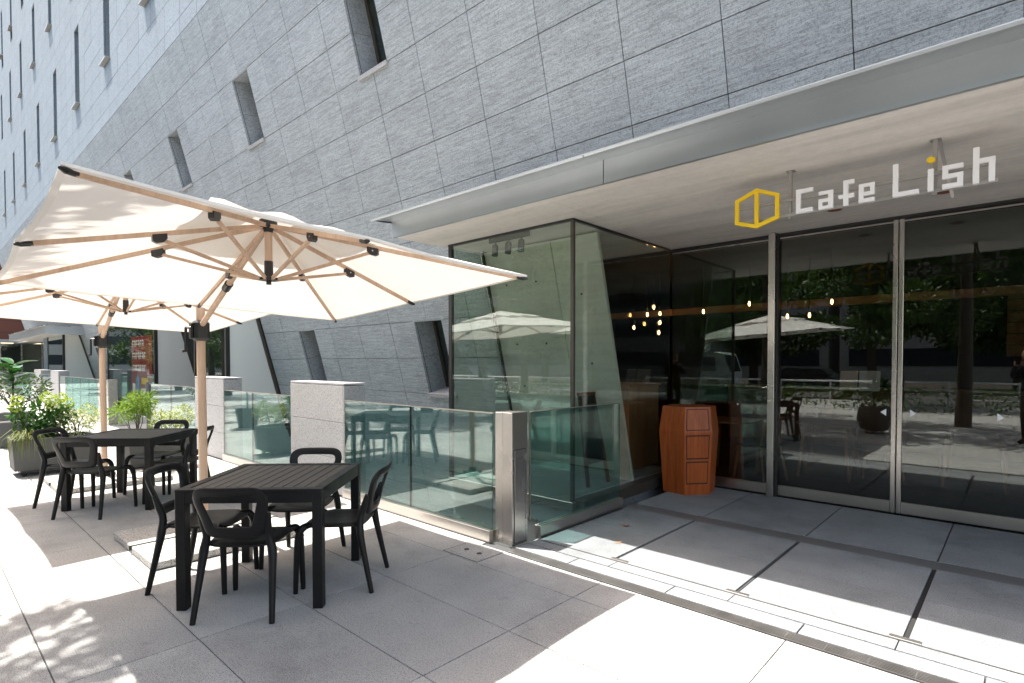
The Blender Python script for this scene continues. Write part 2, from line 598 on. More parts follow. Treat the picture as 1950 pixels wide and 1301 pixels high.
# street side, seen as reflections in the glass
structure(quick_box('sidewalk', (-80, -13.0, -0.35), (40, -7.0, -0.06), 'paving_far'))
structure(quick_box('road', (-120, -24.0, -0.5), (60, -13.15, -0.18), 'asphalt'))
structure(quick_box('kerb', (-80, -13.15, -0.4), (40, -13.0, -0.05), 'pier_stone'))
m = MB()
for y in (-13.6, -23.4):
    m.box((-120, y - .07, -0.179), (60, y + .07, -0.174))
for k in range(22):
    m.box((-100 + k * 7, -18.6, -0.179), (-96 + k * 7, -18.45, -0.174))
m.build('road_marking', 'road_paint', None, kind='structure')
structure(quick_box('ground', (-300, -200, -0.9), (300, -24.0, -0.2), 'soil'))
structure(MB().box((-300, 6.6, -0.9), (-58, 120, -0.2)).box((40, -24, -0.9), (300, 120, -0.2)).box((-300, -24, -0.9), (-120, 6.6, -0.2)).build('ground', 'paving_far'))

# ------------------------------------------------------------------ the stone-clad building
TH = math.atan(0.265)
CT, ST = math.cos(TH), math.sin(TH)
Y0W, Z0W = 4.96, 2.96
def wall_pt(x, z, off=0.0):            # point of the inclined wall at height z, off metres proud of it
    y = Y0W + 0.265 * (Z0W - z)
    return (x, y - off * CT, z - off * ST)
ZF = 7.95                              # the fold
YF = Y0W + 0.265 * (Z0W - ZF)
bld = thing('stone_office_building', 'large office block with inclined grey stone lower wall and pale upper wall', 'building', (-3.0, 0, 0))
BX = 3.0                               # children are built with x shifted by +3
def bx(p):
    return (p[0] + BX, p[1], p[2])

def split(x0, x1, z0, z1, wins):
    """cut a panel cell around window openings that share its row"""
    segs = [(x0, x1)]
    for (a, b, c, d) in wins:
        if z0 < d - .05 and z1 > c + .05:
            new = []
            for (p, q) in segs:
                if b <= p or a >= q:
                    new.append((p, q))
                else:
                    if a - p > .03:
                        new.append((p, a))
                    if q - b > .03:
                        new.append((b, q))
            segs = new
    return segs

XJ = [-3.844 + 0.957 * k for k in range(-5, 1)][::-1]
xcols = [-3.844 - 0.957 * k for k in range(-4, 45)]
zrows = [1.022 + 0.562 * k for k in range(-5, 13)]
zrows = [z for z in zrows if z < ZF - .2] + [ZF]
wx = [-6.70, -10.51, -14.27, -18.1, -21.95]
incl_wins = [(c - .32, c + .32, 5.518, 6.642) for c in wx] + [(c - .32, c + .32, 1.022, 2.146) for c in wx[:2]] + [(c - .32, c + .32, 1.022, 2.146) for c in (-25.6, -28.6)]
solid_low = [(-12.42, -5.27), (-31.0, -22.86)]
incl = []
for i in range(len(xcols) - 1):
    x1, x0 = xcols[i], xcols[i + 1]
    for j in range(len(zrows) - 1):
        z0, z1 = zrows[j], zrows[j + 1]
        if z1 < 2.96:
            spans = [(max(x0, a), min(x1, b)) for a, b in solid_low if min(x1, b) - max(x0, a) > .02]
        elif z0 < 2.96:
            spans = [(max(x0, a), min(x1, b)) for a, b in solid_low if min(x1, b) - max(x0, a) > .02]
            for (a, b) in ((-5.27, 40), (-22.86, -12.42), (-80, -31.0)):
                p_, q_ = max(x0, a), min(x1, b)
                if q_ - p_ > .02:
                    incl.append((p_, q_, 3.0, z1))
        else:
            spans = [(x0, x1)]
        for (a, b) in spans:
            for (p, q) in split(a, b, z0, z1, incl_wins):
                incl.append((p, q, z0, z1))
def upslope(z):
    return (z - Z0W) / CT
lowers = link('inclined_wall', None, bld)
uppers = link('upper_wall', None, bld)
upx = [-3.844 - 0.957 * k for k in range(3, 48)]
upz = [ZF] + [9.5 + 0.607 * k for k in range(-2, 24)]
upper_wins = []
for r_, (zc, off, n) in enumerate(((9.5, 0.0, 9), (13.71, -0.75, 10), (17.95, 0.0, 10))):
    for k in range(n):
        c = -14.5 + off - 3.83 * k
        upper_wins.append((c - .32, c + .32, zc, zc + 2.428))
upp = []
for i in range(len(upx) - 1):
    x1, x0 = upx[i], upx[i + 1]
    for j in range(len(upz) - 1):
        z0, z1 = upz[j], upz[j + 1]
        cm = (z0 + z1) / 2
        ws = [w for w in upper_wins if w[2] - .3 < cm < w[3] + .1]
        for (p, q) in split(x0, x1, cm - .01, cm + .01, [(a, b, c - .3, d + .3) for a, b, c, d in ws]):
            upp.append((p, q, z0, z1))
ranked = []
for (p, q, z0, z1) in incl:
    ranked.append((seen_area([wall_pt(p, z0), wall_pt(q, z0), wall_pt(q, z1), wall_pt(p, z1)]), 0, p, q, z0, z1))
for (p, q, z0, z1) in upp:
    ranked.append((seen_area([(p, YF, z0), (q, YF, z0), (q, YF, z1), (p, YF, z1)]), 1, p, q, z0, z1))
ranked.sort(reverse=True)
pmesh = {}
restI, restU = MB(), MB()
def panel_mesh(w, h, mat):
    key = (round(w, 3), round(h, 3), mat)
    if key not in pmesh:
        pmesh[key] = MB().box((-w / 2 + .004, 0, -h / 2 + .004), (w / 2 - .004, 0.04, h / 2 - .004), 0.0025).mesh('stone_panel', mat)
    return pmesh[key]
rngp = random.Random(5)
for n, (a, kind, p, q, z0, z1) in enumerate(ranked):
    dp = rngp.uniform(-.0015, .0015)
    if kind == 0:
        v0, v1 = upslope(z0), upslope(z1)
        if n < 290 and a > 100:
            c = wall_pt((p + q) / 2, (z0 + z1) / 2, dp)
            link('stone_panel', panel_mesh(q - p, v1 - v0, 'wall_stone'), lowers, bx(c), (TH, 0, 0))
        else:
            V, F = box_vf((p + .004, 0, v0 + .004), (q - .004, 0.04, v1 - .004))
            restI.add([bx((x, Y0W + y * CT - v * ST, Z0W + y * ST + v * CT)) for (x, y, v) in V], F)
    else:
        if n < 290 and a > 100:
            link('stone_panel', panel_mesh(q - p, z1 - z0, 'wall_sky_tint'), uppers, bx(((p + q) / 2, YF + dp, (z0 + z1) / 2)))
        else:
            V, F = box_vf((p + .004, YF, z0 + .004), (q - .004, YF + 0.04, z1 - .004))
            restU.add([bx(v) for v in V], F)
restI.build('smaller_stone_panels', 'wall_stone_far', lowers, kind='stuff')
restU.build('smaller_stone_panels', 'wall_sky_tint_far', uppers, kind='stuff')
# backing behind the panels (joint colour), cut by the same openings
bk = MB()
for (p, q, z0, z1) in incl:
    V, F = box_vf((p - .001, 0.034, upslope(z0) - .001), (q + .001, 0.16, upslope(z1) + .001))
    bk.add([bx((x, Y0W + y * CT - v * ST, Z0W + y * ST + v * CT)) for (x, y, v) in V], F)
bk.build('wall_backing', 'wall_joint', lowers)
bk = MB()
for (p, q, z0, z1) in upp:
    V, F = box_vf((p - .001, YF + 0.034, z0 - .001), (q + .001, YF + 0.16, z1 + .001))
    bk.add([bx(v) for v in V], F)
bk.build('wall_backing', 'wall_joint', uppers)
# windows in both walls
def window(name_parent, x0, x1, z0, z1, inclined, depth):
    def T(x, y, v):
        if inclined:
            return bx((x, Y0W + y * CT - v * ST, Z0W + y * ST + v * CT))
        return bx((x, YF + y, v))
    v0, v1 = (upslope(z0), upslope(z1)) if inclined else (z0, z1)
    t = 0.05
    root = link('window', None, name_parent)
    st = 'wall_stone' if inclined else 'wall_sky_tint'
    vm = (v0 + v1) / 2
    n = 2 if inclined else 4
    def part(nm, lo, hi, mat):
        V, F = box_vf(lo, hi)
        MB().add([T(*v) for v in V], F).build(nm, mat, root)
    for k in range(n):
        a = v0 + (v1 - v0) * k / n + .003; b = v0 + (v1 - v0) * (k + 1) / n - .003
        part('reveal_stone', (x0 - t + .004, 0.045, a), (x0 + .004, depth, b), st)
        part('reveal_stone', (x1 - .004, 0.045, a), (x1 + t - .004, depth, b), st)
    part('reveal_backing', (x0 - t - .03, 0.05, v0), (x0 - t + .002, depth, v1), 'wall_joint')
    part('head_stone', (x0 - t, 0.006, v1 - .012), (x1 + t, depth, v1 + .05), st)
    part('frame', (x0 + .005, depth - .06, v0 + .012), (x0 + .06, depth - .02, v1 - .013), 'bronze_frame')
    part('frame', (x1 - .06, depth - .06, v0 + .012), (x1 - .005, depth - .02, v1 - .013), 'bronze_frame')
    part('pane', (x0 + .06, depth - .045, v0 + .012), (x1 - .06, depth - .035, v1 - .013), 'far_glass')
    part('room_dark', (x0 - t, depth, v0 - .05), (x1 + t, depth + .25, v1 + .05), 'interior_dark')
    if inclined:
        part('sill', (x0 - .03, -0.035, v0 - .045), (x1 + .03, depth - .06, v0 + .010), 'pier_stone')
    else:
        part('sill', (x0 - .03, -0.11, v0 - .02), (x1 + .03, depth - .06, v0 + .012), 'bracket_grey')
for w in incl_wins:
    window(lowers, *w, True, 0.40)
for w in upper_wins:
    if w[0] > -42:
        window(uppers, *w, False, 0.5)
# mass of the building behind the skins, so that no light leaks
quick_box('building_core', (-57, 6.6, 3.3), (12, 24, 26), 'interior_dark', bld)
quick_box('roof_slab', (-57, YF + .17, 24.2), (12, 6.6, 24.5), 'wall_joint', bld)
quick_box('concrete_lower_wall', (-60, 8.0, -1.5), (-6.5, 8.2, 3.3), 'concrete', bld)
quick_box('ceiling_slab', (-57, 5.6, 3.0), (-2.6, 6.6, 3.3), 'concrete', bld)

# concrete leg of the inclined wall inside the glass bay
m = MB()
def Wb(x0, x1, y0, y1, z0, z1, mat, nm, par):
    V, F = box_vf((x0, y0, upslope(z0)), (x1, y1, upslope(z1)))
    return MB().add([bx((x, Y0W + y * CT - v * ST, Z0W + y * ST + v * CT)) for (x, y, v) in V], F).build(nm, mat, par)
leg = Wb(-5.262, -4.14, 0.012, 0.32, -0.9, 2.93, 'concrete', 'concrete_leg', bld)
Wb(-4.134, -3.48, 0.016, 0.06, -0.9, 2.93, 'concrete', 'concrete_leg', bld)
for (x, z) in ((-4.95, 2.5), (-4.45, 2.5), (-4.95, 1.75), (-4.45, 1.75), (-4.95, 1.2), (-3.8, 2.3), (-3.8, 1.5)):
    p = wall_pt(x, z, -0.011)
    MB().tube([bx(p), bx((p[0], p[1] - .004, p[2] - .001))], 0.014, 12).build('tie_hole', 'wall_joint', bld)

# ------------------------------------------------------------------ canopy
can = thing('entrance_canopy', 'flat metal edged canopy with concrete soffit over the cafe entrance', 'canopy', (-5.48, 3.73, 2.95))
def cpy(poly):
    return [(y - 3.73, z - 2.95) for (y, z) in poly]
pf = cpy([(3.73, 2.953), (3.73, 3.168), (3.458, 3.088), (3.452, 3.104), (3.735, 3.196), (3.76, 3.196), (3.76, 2.953)])
fx = [0.0, 2.94, 5.88, 8.82]
for a, b in zip(fx[:-1], fx[1:]):
    MB().prism(pf, 0, a + .004, b - .004).build('fascia_panel', 'fascia_metal', can)
MB().prism(cpy([(3.752, 3.20), (5.2, 3.24), (5.2, 3.27), (3.46, 3.115), (3.46, 3.106)]), 0, -0.02, 9).build('canopy_roof', 'fascia_metal', can)
xs = [0.02, 2.3, 5.9, 9.2]
for a, b in zip(xs[:-1], xs[1:]):
    MB().box((a + .002, 0.031, 0.010), (b - .002, 2.77, 0.20), 0.003).build('soffit_panel', 'soffit_concrete', can)
for x in (-1.342, -0.51):
    MB().tube([(x + 5.48, 2.1, 0.006), (x + 5.48, 2.1, 0.0095)], 0.072, 24).build('downlight_trim', 'bracket_grey', can)
    MB().tube([(x + 5.48, 2.1, 0.003), (x + 5.48, 2.1, 0.0055)], 0.058, 24).build('downlight', 'brick_red', can)

# ------------------------------------------------------------------ glass bay
bay = thing('glass_bay', 'projecting frameless glass bay with thin black frame beside the cafe doors', 'glass bay', (-3.378, 4.43, 0))
XA, XB, YB = -5.27 + 3.378, 0.0, 6.5 - 4.43
quick_box('pane', (XA + .03, 0.0, 0.12), (XB - .035, 0.012, 2.93), 'bay_glass', bay)
quick_box('pane', (XB - .012, 0.035, 0.15), (XB, YB - .03, 2.93), 'bay_glass', bay)
MB().box((XB - .032, -0.006, 0.1), (XB + .006, 0.032, 2.935), 0.003).build('corner_post', 'bronze_frame', bay)
MB().box((XA - .03, -0.008, 0.1), (XA + .028, 0.035, 2.935), 0.003).build('end_post', 'dark_frame', bay)
quick_box('top_frame', (XA - .03, -0.010, 2.936), (XB + .008, 0.03, 2.9585), 'dark_frame', bay)
quick_box('top_frame', (XB - .03, 0.0305, 2.936), (XB + .007, YB - .03, 2.9585), 'dark_frame', bay)
MB().box((XA - .03, -0.02, 0.02), (XB + .012, 0.05, 0.098), 0.003).build('base_rail', 'steel_rail', bay)
MB().box((XB - .03, 0.052, 0.0), (XB + .11, YB + .01, 0.118), 0.003).build('base_rail', 'bronze_frame', bay)
quick_box('floor_slab', (XA - .03, 0.03, -0.18), (XB - .032, YB + .3, 0.095), 'pier_stone', bay)
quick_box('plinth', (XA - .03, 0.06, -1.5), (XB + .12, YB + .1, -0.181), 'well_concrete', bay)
# glass fin that runs back to the inclined concrete
MB().prism([(4.465 - 4.43, 0.12), (5.70 - 4.43, 0.12), (4.962 - 4.43, 2.93), (4.465 - 4.43, 2.93)], 0, XA - .006, XA + .006).build('pane', 'bay_glass', bay)
def fin(y0, z0, y1, z1, w, mat, dx):
    MB().bar((XA + dx, y0 - 4.43, z0), (XA + dx, y1 - 4.43, z1), .03, w, (1, 0, 0)).build('raking_frame', mat, bay)
fin(5.67, 0.12, 4.945, 2.93, .025, 'dark_frame', .03)
fin(5.655, 0.12, 4.93, 2.93, .008, 'steel', .022)
# track with three spotlights
tr = thing('track_light', 'short dark ceiling track with three cylinder spotlights inside the glass bay', 'spotlights', (-4.36, 4.52, 2.93))
MB().box((-0.31, -0.015, -0.03), (0.31, 0.015, 0.025), 0.003).build('track', 'grey_box', tr)
for x in (-0.21, 0.0, 0.2):
    MB().tube([(x, 0, -0.03), (x, 0, -0.07)], 0.008, 8).build('stem', 'grey_box', tr)
    sp = MB().tube([(x - .005, 0.01, -0.065), (x - .005, 0.0, -0.075), (x + .005, -0.02, -0.185)], [0.03, 0.036, 0.036], 18).build('spotlight', 'grey_box', tr, True)

# ------------------------------------------------------------------ cafe front: fixed pane and sliding doors (plane y = 6.5)
DY = 6.5
def pane_unit(name, label, x0, x1, left_stile, right_stile, ydoor, railmat='steel_rail', marks=()):
    t = thing(name, label, 'glass door' if 'door' in name else 'window', ((x0 + x1) / 2, ydoor, 0))
    c = (x0 + x1) / 2
    quick_box('pane', (x0 - c + left_stile, 0.012, 0.128), (x1 - c - right_stile, 0.024, 2.885), 'door_glass', t)
    MB().box((x0 - c + left_stile, 0.0, 0.012), (x1 - c - right_stile, 0.045, 0.126), 0.002).build('bottom_rail', railmat, t)
    MB().box((x0 - c + left_stile, 0.0, 2.887), (x1 - c - right_stile, 0.045, 2.925), 0.002).build('top_rail', 'dark_frame', t)
    if left_stile:
        MB().box((x0 - c, -0.006, 0.012), (x0 - c + left_stile - .002, 0.05, 2.925), 0.003).build('stile', 'steel', t)
    if right_stile:
        MB().box((x1 - c - right_stile + .002, -0.006, 0.012), (x1 - c, 0.05, 2.925), 0.003).build('stile', 'steel', t)
    for (kind, x, z) in marks:
        if kind == 'dot':
            MB().tube([(x - c, 0.0115, z), (x - c, 0.0095, z)], 0.011, 14).build('round_sticker', 'sign_white', t)
        else:
            s = .05 if kind == 'right' else -.05
            MB().prism([(z - .036, x - c - s / 2), (z + .036, x - c - s / 2), (z, x - c + s / 2)], 1, 0.0095, 0.0115).build('arrow_sticker', 'sign_white', t)
    return t
pane_unit('fixed_window', 'tall fixed glass pane behind the orange wooden stand', -3.372, -2.145, 0.0, 0.0, DY, marks=(('dot', -2.511, 1.02),))
pane_unit('sliding_door', 'glass sliding door with left pointing arrow between the two steel posts', -2.045, -0.925, 0.0, 0.042, DY, marks=(('dot', -1.655, 1.023), ('dot', -1.302, 1.024), ('left', -1.033, 1.012)))
pane_unit('sliding_door', 'glass sliding door with right pointing arrows at the far right', -0.915, 0.35, 0.042, 0.042, DY, marks=(('right', -0.783, 1.014), ('right', -0.126, 1.016)))
pane_unit('fixed_window', 'glass pane just past the right picture edge', 0.36, 2.2, 0.0, 0.0, DY)
post = thing('door_post', 'wide brushed steel post left of the sliding doors', 'post', (-2.1, 6.42, 0))
MB().box((-0.038, -0.02, 0.0), (0.034, 0.13, 2.957), 0.003).build('post_face', 'steel', post)
MB().box((0.0345, 0.03, 0.0), (0.053, 0.128, 2.955), 0.002).build('side_channel', 'dark_frame', post)
hd = thing('door_header', 'slim dark header track above the glass doors', 'door header', (-0.6, 6.5, 2.93))
quick_box('track', (-2.76, 0.002, 0.0), (2.8, 0.06, 0.028), 'dark_frame', hd)
quick_box('reflector_trim', (-2.76, -0.012, -0.034), (2.8, -0.002, -0.020), 'steel', hd)

# interior
room = structure(MB().box((-9, 6.56, -0.2), (6, 14, -0.01)).build('cafe_floor', 'interior_floor'))
structure(MB().box((-9, 6.62, 2.97), (6, 14, 3.2)).build('cafe_ceiling', 'interior_ceiling'))
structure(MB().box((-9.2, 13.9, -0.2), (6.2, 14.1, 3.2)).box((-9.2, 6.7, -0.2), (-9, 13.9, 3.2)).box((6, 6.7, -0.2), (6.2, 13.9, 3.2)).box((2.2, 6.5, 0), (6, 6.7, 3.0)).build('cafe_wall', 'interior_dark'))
beam = thing('wooden_beam', 'orange wooden beam running under the dark cafe ceiling', 'beam', (-2.5, 9, 2.4))
MB().box((-6, -0.06, -0.055), (8, 0.06, 0.055), 0.004).build('beam_board', 'beam_wood', beam)
bulbs = [(-4.6, 8.25, 2.45), (-4.75, 8.3, 2.34), (-4.35, 8.0, 2.31), (-4.35, 8.0, 2.17), (-4.83, 8.0, 2.11), (-4.38, 8.02, 2.01), (-2.93, 8.0, 2.37), (-3.62, 8.0, 2.30), (-1.86, 8.0, 2.32), (-2.13, 8.0, 2.16), (-2.41, 8.0, 2.16)]
names = ['highest of the pendant bulbs at the left', 'leftmost high pendant bulb near the bay corner', 'pendant bulb upper in the right pair by the bay corner', 'middle pendant bulb by the bay corner', 'lowest left pendant bulb by the bay corner', 'lowest pendant bulb by the bay corner',
         'pendant bulb over the beam left of the steel post', 'pendant bulb above the wooden stand', 'pendant bulb right of the others above the door', 'low pendant bulb behind the sliding door', 'pendant bulb just right of the steel post']
for (x, y, z), nm in zip(bulbs, names):
    b = thing('pendant_bulb', 'lit ' + nm, 'pendant light', (x, y, z), group='pendant bulbs in the cafe')
    MB().tube([(0, 0, 0.1), (0, 0, 2.97 - z)], 0.004, 6).build('cord', 'dark_frame', b)
    MB().tube([(0, 0, 0.02), (0, 0, 0.1)], 0.017, 10).build('socket', 'dark_frame', b)
    MB().tube([(0, 0, 0.02), (0, 0, 0.0), (0, 0, -0.025), (0, 0, -0.045)], [0.007, 0.014, 0.016, 0.005], 10).build('bulb', 'bulb_glow', b, True)

# ------------------------------------------------------------------ sign
sign = thing('cafe_sign', 'white and yellow Cafe Lish letter sign hung from the soffit', 'sign', (-0.93, 4.4, 2.62))
SX, SZ, D0, D1 = 0.93, -2.62, -0.012, 0.012
def rects(nm, mat, L):
    m = MB()
    for (x0, x1, z0, z1) in L:
        m.box((x0 + SX, D0, z0 + SZ), (x1 + SX, D1, z1 + SZ))
    m.build(nm, mat, sign)
t = .028
def wd(x0, x1, z0, z1): return (x0, x1, z0, z1)
zb = 2.62
rects('letter_c', 'sign_white', [(-1.270, -1.239, zb, 2.793), (-1.2389, -1.155, zb, zb + t), (-1.2389, -1.155, 2.793 - t, 2.793)])
rects('letter_a', 'sign_white', [(-1.053, -1.022, zb, 2.748), (-1.116, -1.0531, 2.748 - .024, 2.748), (-1.116, -1.0531, zb, zb + .022), (-1.116, -1.0531, 2.681 - .012, 2.681 + .012), (-1.116, -1.090, zb + .0221, 2.6689)])
rects('letter_f', 'sign_white', [(-0.957, -0.926, zb, 2.794), (-0.9259, -0.891, 2.794 - t, 2.794), (-0.9259, -0.891, 2.671, 2.697), (-0.987, -0.9571, 2.671, 2.697)])
rects('letter_e', 'sign_white', [(-0.861, -0.831, zb, 2.747), (-0.8309, -0.766, zb, zb + .025), (-0.8309, -0.766, 2.747 - .024, 2.747), (-0.8309, -0.766, 2.665, 2.689), (-0.793, -0.766, 2.6891, 2.7229)])
rects('letter_l', 'sign_white', [(-0.661, -0.630, zb, 2.836), (-0.6299, -0.515, zb, zb + t)])
rects('letter_i', 'sign_white', [(-0.469, -0.438, zb, 2.761)])
rects('letter_s', 'sign_white', [(-0.393, -0.287, zb, zb + t), (-0.393, -0.287, 2.765 - t, 2.765), (-0.393, -0.287, 2.681, 2.709), (-0.393, -0.363, 2.7091, 2.7369), (-0.317, -0.287, zb + t + .0001, 2.6809)])
rects('letter_h', 'sign_white', [(-0.240, -0.209, zb, 2.840), (-0.2089, -0.133, 2.768 - t, 2.768), (-0.164, -0.133, zb, 2.7399)])
MB().prism([(2.82 + SZ + .021 * math.sin(R(60 * k + 30)), -0.4535 + SX + .025 * math.cos(R(60 * k + 30))) for k in range(6)][::-1], 1, D0, D1).build('letter_dot', 'sign_yellow', sign)
# logo: hexagon outline with an upright bar
out = [(-1.728, 2.799), (-1.560, 2.866), (-1.391, 2.795), (-1.391, 2.609), (-1.560, 2.558), (-1.727, 2.610)]
inn = [(-1.699, 2.782), (-1.560, 2.836), (-1.420, 2.778), (-1.420, 2.630), (-1.560, 2.588), (-1.699, 2.630)]
m = MB()
for k in range(6):
    a, b, c, d = out[k], out[(k + 1) % 6], inn[(k + 1) % 6], inn[k]
    m.prism([(p[1] + SZ, p[0] + SX) for p in (a, b, c, d)], 1, D0, D1)
m.box((-1.575 + SX, D0 + .001, 2.5895 + SZ), (-1.545 + SX, D1 - .001, 2.8345 + SZ))
m.build('hexagon_logo', 'sign_yellow', sign)
for z in (2.735, 2.625):
    MB().box((-1.70 + SX, 0.014, z - .012 + SZ), (-0.12 + SX, 0.026, z + .012 + SZ)).build('support_bar', 'bracket_grey', sign)
for x in (-1.325, -0.435):
    MB().box((x - .012 + SX, 0.028, 2.60 + SZ), (x + .012 + SX, 0.05, 2.955 + SZ)).box((x - .03 + SX, 0.02, 2.9555 + SZ), (x + .03 + SX, 0.08, 2.9595 + SZ)).build('hanger', 'bracket_grey', sign)
MB().bar((-0.42 + SX, 0.06, 2.955 + SZ), (-0.36 + SX, 0.30, 2.63 + SZ), .02, .006).build('brace', 'bracket_grey', sign)

# ------------------------------------------------------------------ orange wooden stand
stand = thing('wooden_stand', 'faceted orange wooden reception stand with three drawers beside the glass corner', 'stand', (-2.9, 6.1, 0))
plan = [(-3.14, 5.875), (-2.851, 5.842), (-2.663, 6.066), (-2.70, 6.30), (-2.92, 6.40), (-3.19, 6.20)]
plan = [(x + 2.9, y - 6.1) for x, y in plan]
rings = [(0.0, .93), (0.72, 1.08), (1.005, .96)]
V = []
for z, s in rings:
    for (x, y) in plan:
        V.append((x * s / .93, y * s / .93, z))
n = 6
F = [tuple(range(n))[::-1], tuple(range(2 * n, 3 * n))]
for r_ in range(2):
    for k in range(n):
        F.append((r_ * n + k, r_ * n + (k + 1) % n, (r_ + 1) * n + (k + 1) % n, (r_ + 1) * n + k))
MB().add(V, F).build('body', 'stand_wood', stand)
def face_pt(r_, u, v):                 # point on the face with the drawers
    a, b = np.array(V[r_ * n + 1]), np.array(V[r_ * n + 2])
    c, d = np.array(V[(r_ + 1) * n + 1]), np.array(V[(r_ + 1) * n + 2])
    return (a * (1 - u) + b * u) * (1 - v) + (c * (1 - u) + d * u) * v
def drawer(r_, v0, v1):
    nrm = np.cross(face_pt(r_, 1, 0) - face_pt(r_, 0, 0), face_pt(r_, 0, 1) - face_pt(r_, 0, 0))
    nrm /= np.linalg.norm(nrm)
    def plate(u0, u1, w0, w1, d, mat, nm, par):
        q = [face_pt(r_, u0, w0), face_pt(r_, u1, w0), face_pt(r_, u1, w1), face_pt(r_, u0, w1)]
        VV = [p - nrm * .01 for p in q] + [p + nrm * d for p in q]
        return MB().add(VV, BOXF).build(nm, mat, par)
    dr = plate(.06, .91, v0, v1, .0012, 'drawer_gap', 'drawer', stand)
    e = .022
    plate(.06 + .035, .91 - .035, v0 + e * (1 if r_ == 0 else 1.6), v1 - e * (1 if r_ == 0 else 1.6), .0034, 'stand_wood', 'drawer_front', dr)
drawer(0, .17, .535); drawer(0, .57, .955); drawer(1, .07, .93)

# chalk board and counter inside the bay
ab = thing('menu_board', 'red framed black menu easel leaning inside the glass bay', 'menu board', (-3.66, 5.26, 0.095))
for (ya, yb) in ((-0.17, -0.10), (0.24, 0.17)):
    MB().bar((0.0, ya, 0.0), (-0.18, yb, 1.05), .03, .04).build('leg', 'red_frame', ab)
V, F = box_vf((-0.012, -0.13, 0.0), (0.012, 0.17, 0.78))
MB().add([(x - .17 * (z + .25) / 1.05, y, z + .25) for x, y, z in V], F).build('board', 'chalk_black', ab)
MB().bar((-0.177, -0.13, 1.05), (-0.177, 0.19, 1.05), .04, .035).build('top_bar', 'red_frame', ab)
ct = thing('wooden_counter', 'plain brown wooden counter behind the glass next to the easel', 'counter', (-4.2, 6.5, 0.096))
MB().box((-0.35, -0.30, 0.0), (0.38, 0.5, 1.10), .006).build('body', 'counter_wood', ct)
MB().box((-0.37, -0.32, 1.1005), (0.4, 0.52, 1.13), .004).build('top', 'counter_wood', ct)

# ------------------------------------------------------------------ balustrades, piers, posts
def balustrade(label, x0, x1, y, joints, group='glass balustrades along the terrace'):
    t = thing('glass_balustrade', label, 'balustrade', ((x0 + x1) / 2, y, 0), group=group)
    c = (x0 + x1) / 2
    MB().box((x0 - c, -0.045, -0.01), (x1 - c, 0.045, 0.098), 0.002).build('base_channel', 'steel_rail', t)
    e = [x0] + list(joints) + [x1]
    for a, b in zip(e[:-1], e[1:]):
        quick_box('pane', (a - c + .006, -0.008, 0.10), (b - c - .006, 0.008, 1.082), 'guard_glass', t)
    MB().box((x0 - c, -0.010, 1.083), (x1 - c, 0.010, 1.091)).build('top_edge', 'steel_rail', t)
    for a in joints:
        quick_box('joint_gasket', (a - c - .005, -0.0085, 0.10), (a - c + .005, 0.0085, 1.0825), 'dark_frame', t)
    return t
balustrade('glass balustrade between the near stone pier and the steel cabinet post', -5.69, -3.32, 3.25, (-4.473,))
balustrade('glass balustrade between the two near stone piers', -9.26, -7.02, 3.25, (-8.21,))
balustrade('glass balustrade behind the back planter, left of the second stone pier', -13.3, -10.58, 3.25, (-11.9,))
balustrade('long distant glass balustrade beyond the far steel post', -23.3, -16.8, 3.25, (-17.9, -19.0, -20.1, -21.2, -22.3))
balustrade('short distant glass balustrade between the two far stone piers', -26.85, -24.85, 3.25, (-25.8,))
balustrade('farthest glass balustrade at the left edge behind the shrubs', -40, -28.5, 3.25, [-28.5 - 1.15 * k for k in range(1, 10)])
# wing running back towards the bay
wg = thing('glass_balustrade', 'glass balustrade wing running back from the steel cabinet post to the bay', 'balustrade', (-3.11, 4.2, 0), group='glass balustrades along the terrace')
MB().box((-0.05, -0.60, -0.01), (0.018, 0.72, 0.10), 0.002).build('base_channel', 'steel_rail', wg)
MB().box((-0.030, -0.622, -0.01), (-0.012, -0.601, 0.10)).build('channel_cap', 'grate_metal', wg)
MB().prism([(-0.70, 0.17), (-0.62, 0.17), (-0.59, 0.102), (0.70, 0.102), (0.70, 1.09), (-0.70, 1.09)], 0, -0.026, -0.010).build('pane', 'guard_glass', wg)
MB().box((-0.028, -0.706, 0.17), (-0.008, -0.7005, 1.091)).build('edge_trim', 'steel_rail', wg)
MB().box((-0.028, -0.7, 1.0905), (-0.008, 0.7, 1.0965)).build('top_edge', 'steel_rail', wg)

def cabinet_post(label, x, y, detail=True):
    t = thing('steel_post', label, 'post', (x, y, 0))
    MB().box((-0.20, -0.085, 0), (-0.115, 0.09, 1.098), 0.003).build('narrow_panel', 'steel', t)
    MB().box((-0.108, -0.09, 0), (0.0, 0.10, 1.10), 0.003).build('body', 'steel', t)
    MB().box((-0.1149, -0.07, 0), (-0.1081, 0.08, 1.09)).build('gap', 'shadow_gap', t)
    if detail:
        MB().box((-0.001, -0.067, 0.02), (0.0025, 0.074, 0.795)).build('door_gap', 'shadow_gap', t)
        MB().box((0.0005, -0.062, 0.024), (0.0055, 0.069, 0.79), 0.001).build('cabinet_door', 'steel', t)
        MB().tube([(0.005, -0.045, 0.37), (0.008, -0.045, 0.37)], 0.008, 12).build('lock', 'grate_metal', t)
        for z in (0.2, 0.70):
            MB().tube([(0.008, 0.07, z), (0.008, 0.07, z + .05)], 0.004, 8).build('hinge', 'grate_metal', t)
    return t
cabinet_post('brushed steel cabinet post with small locked door beside the drain', -3.105, 3.345)
cabinet_post('distant brushed steel post standing behind the second umbrella pole', -16.55, 3.29, False)
ep = thing('steel_post', 'slim dark steel end post of the balustrade behind the back planter', 'post', (-13.32, 3.25, 0))
MB().box((-0.03, -0.05, 0), (0.0, 0.05, 1.12), .002).build('upright', 'strip_metal', ep)

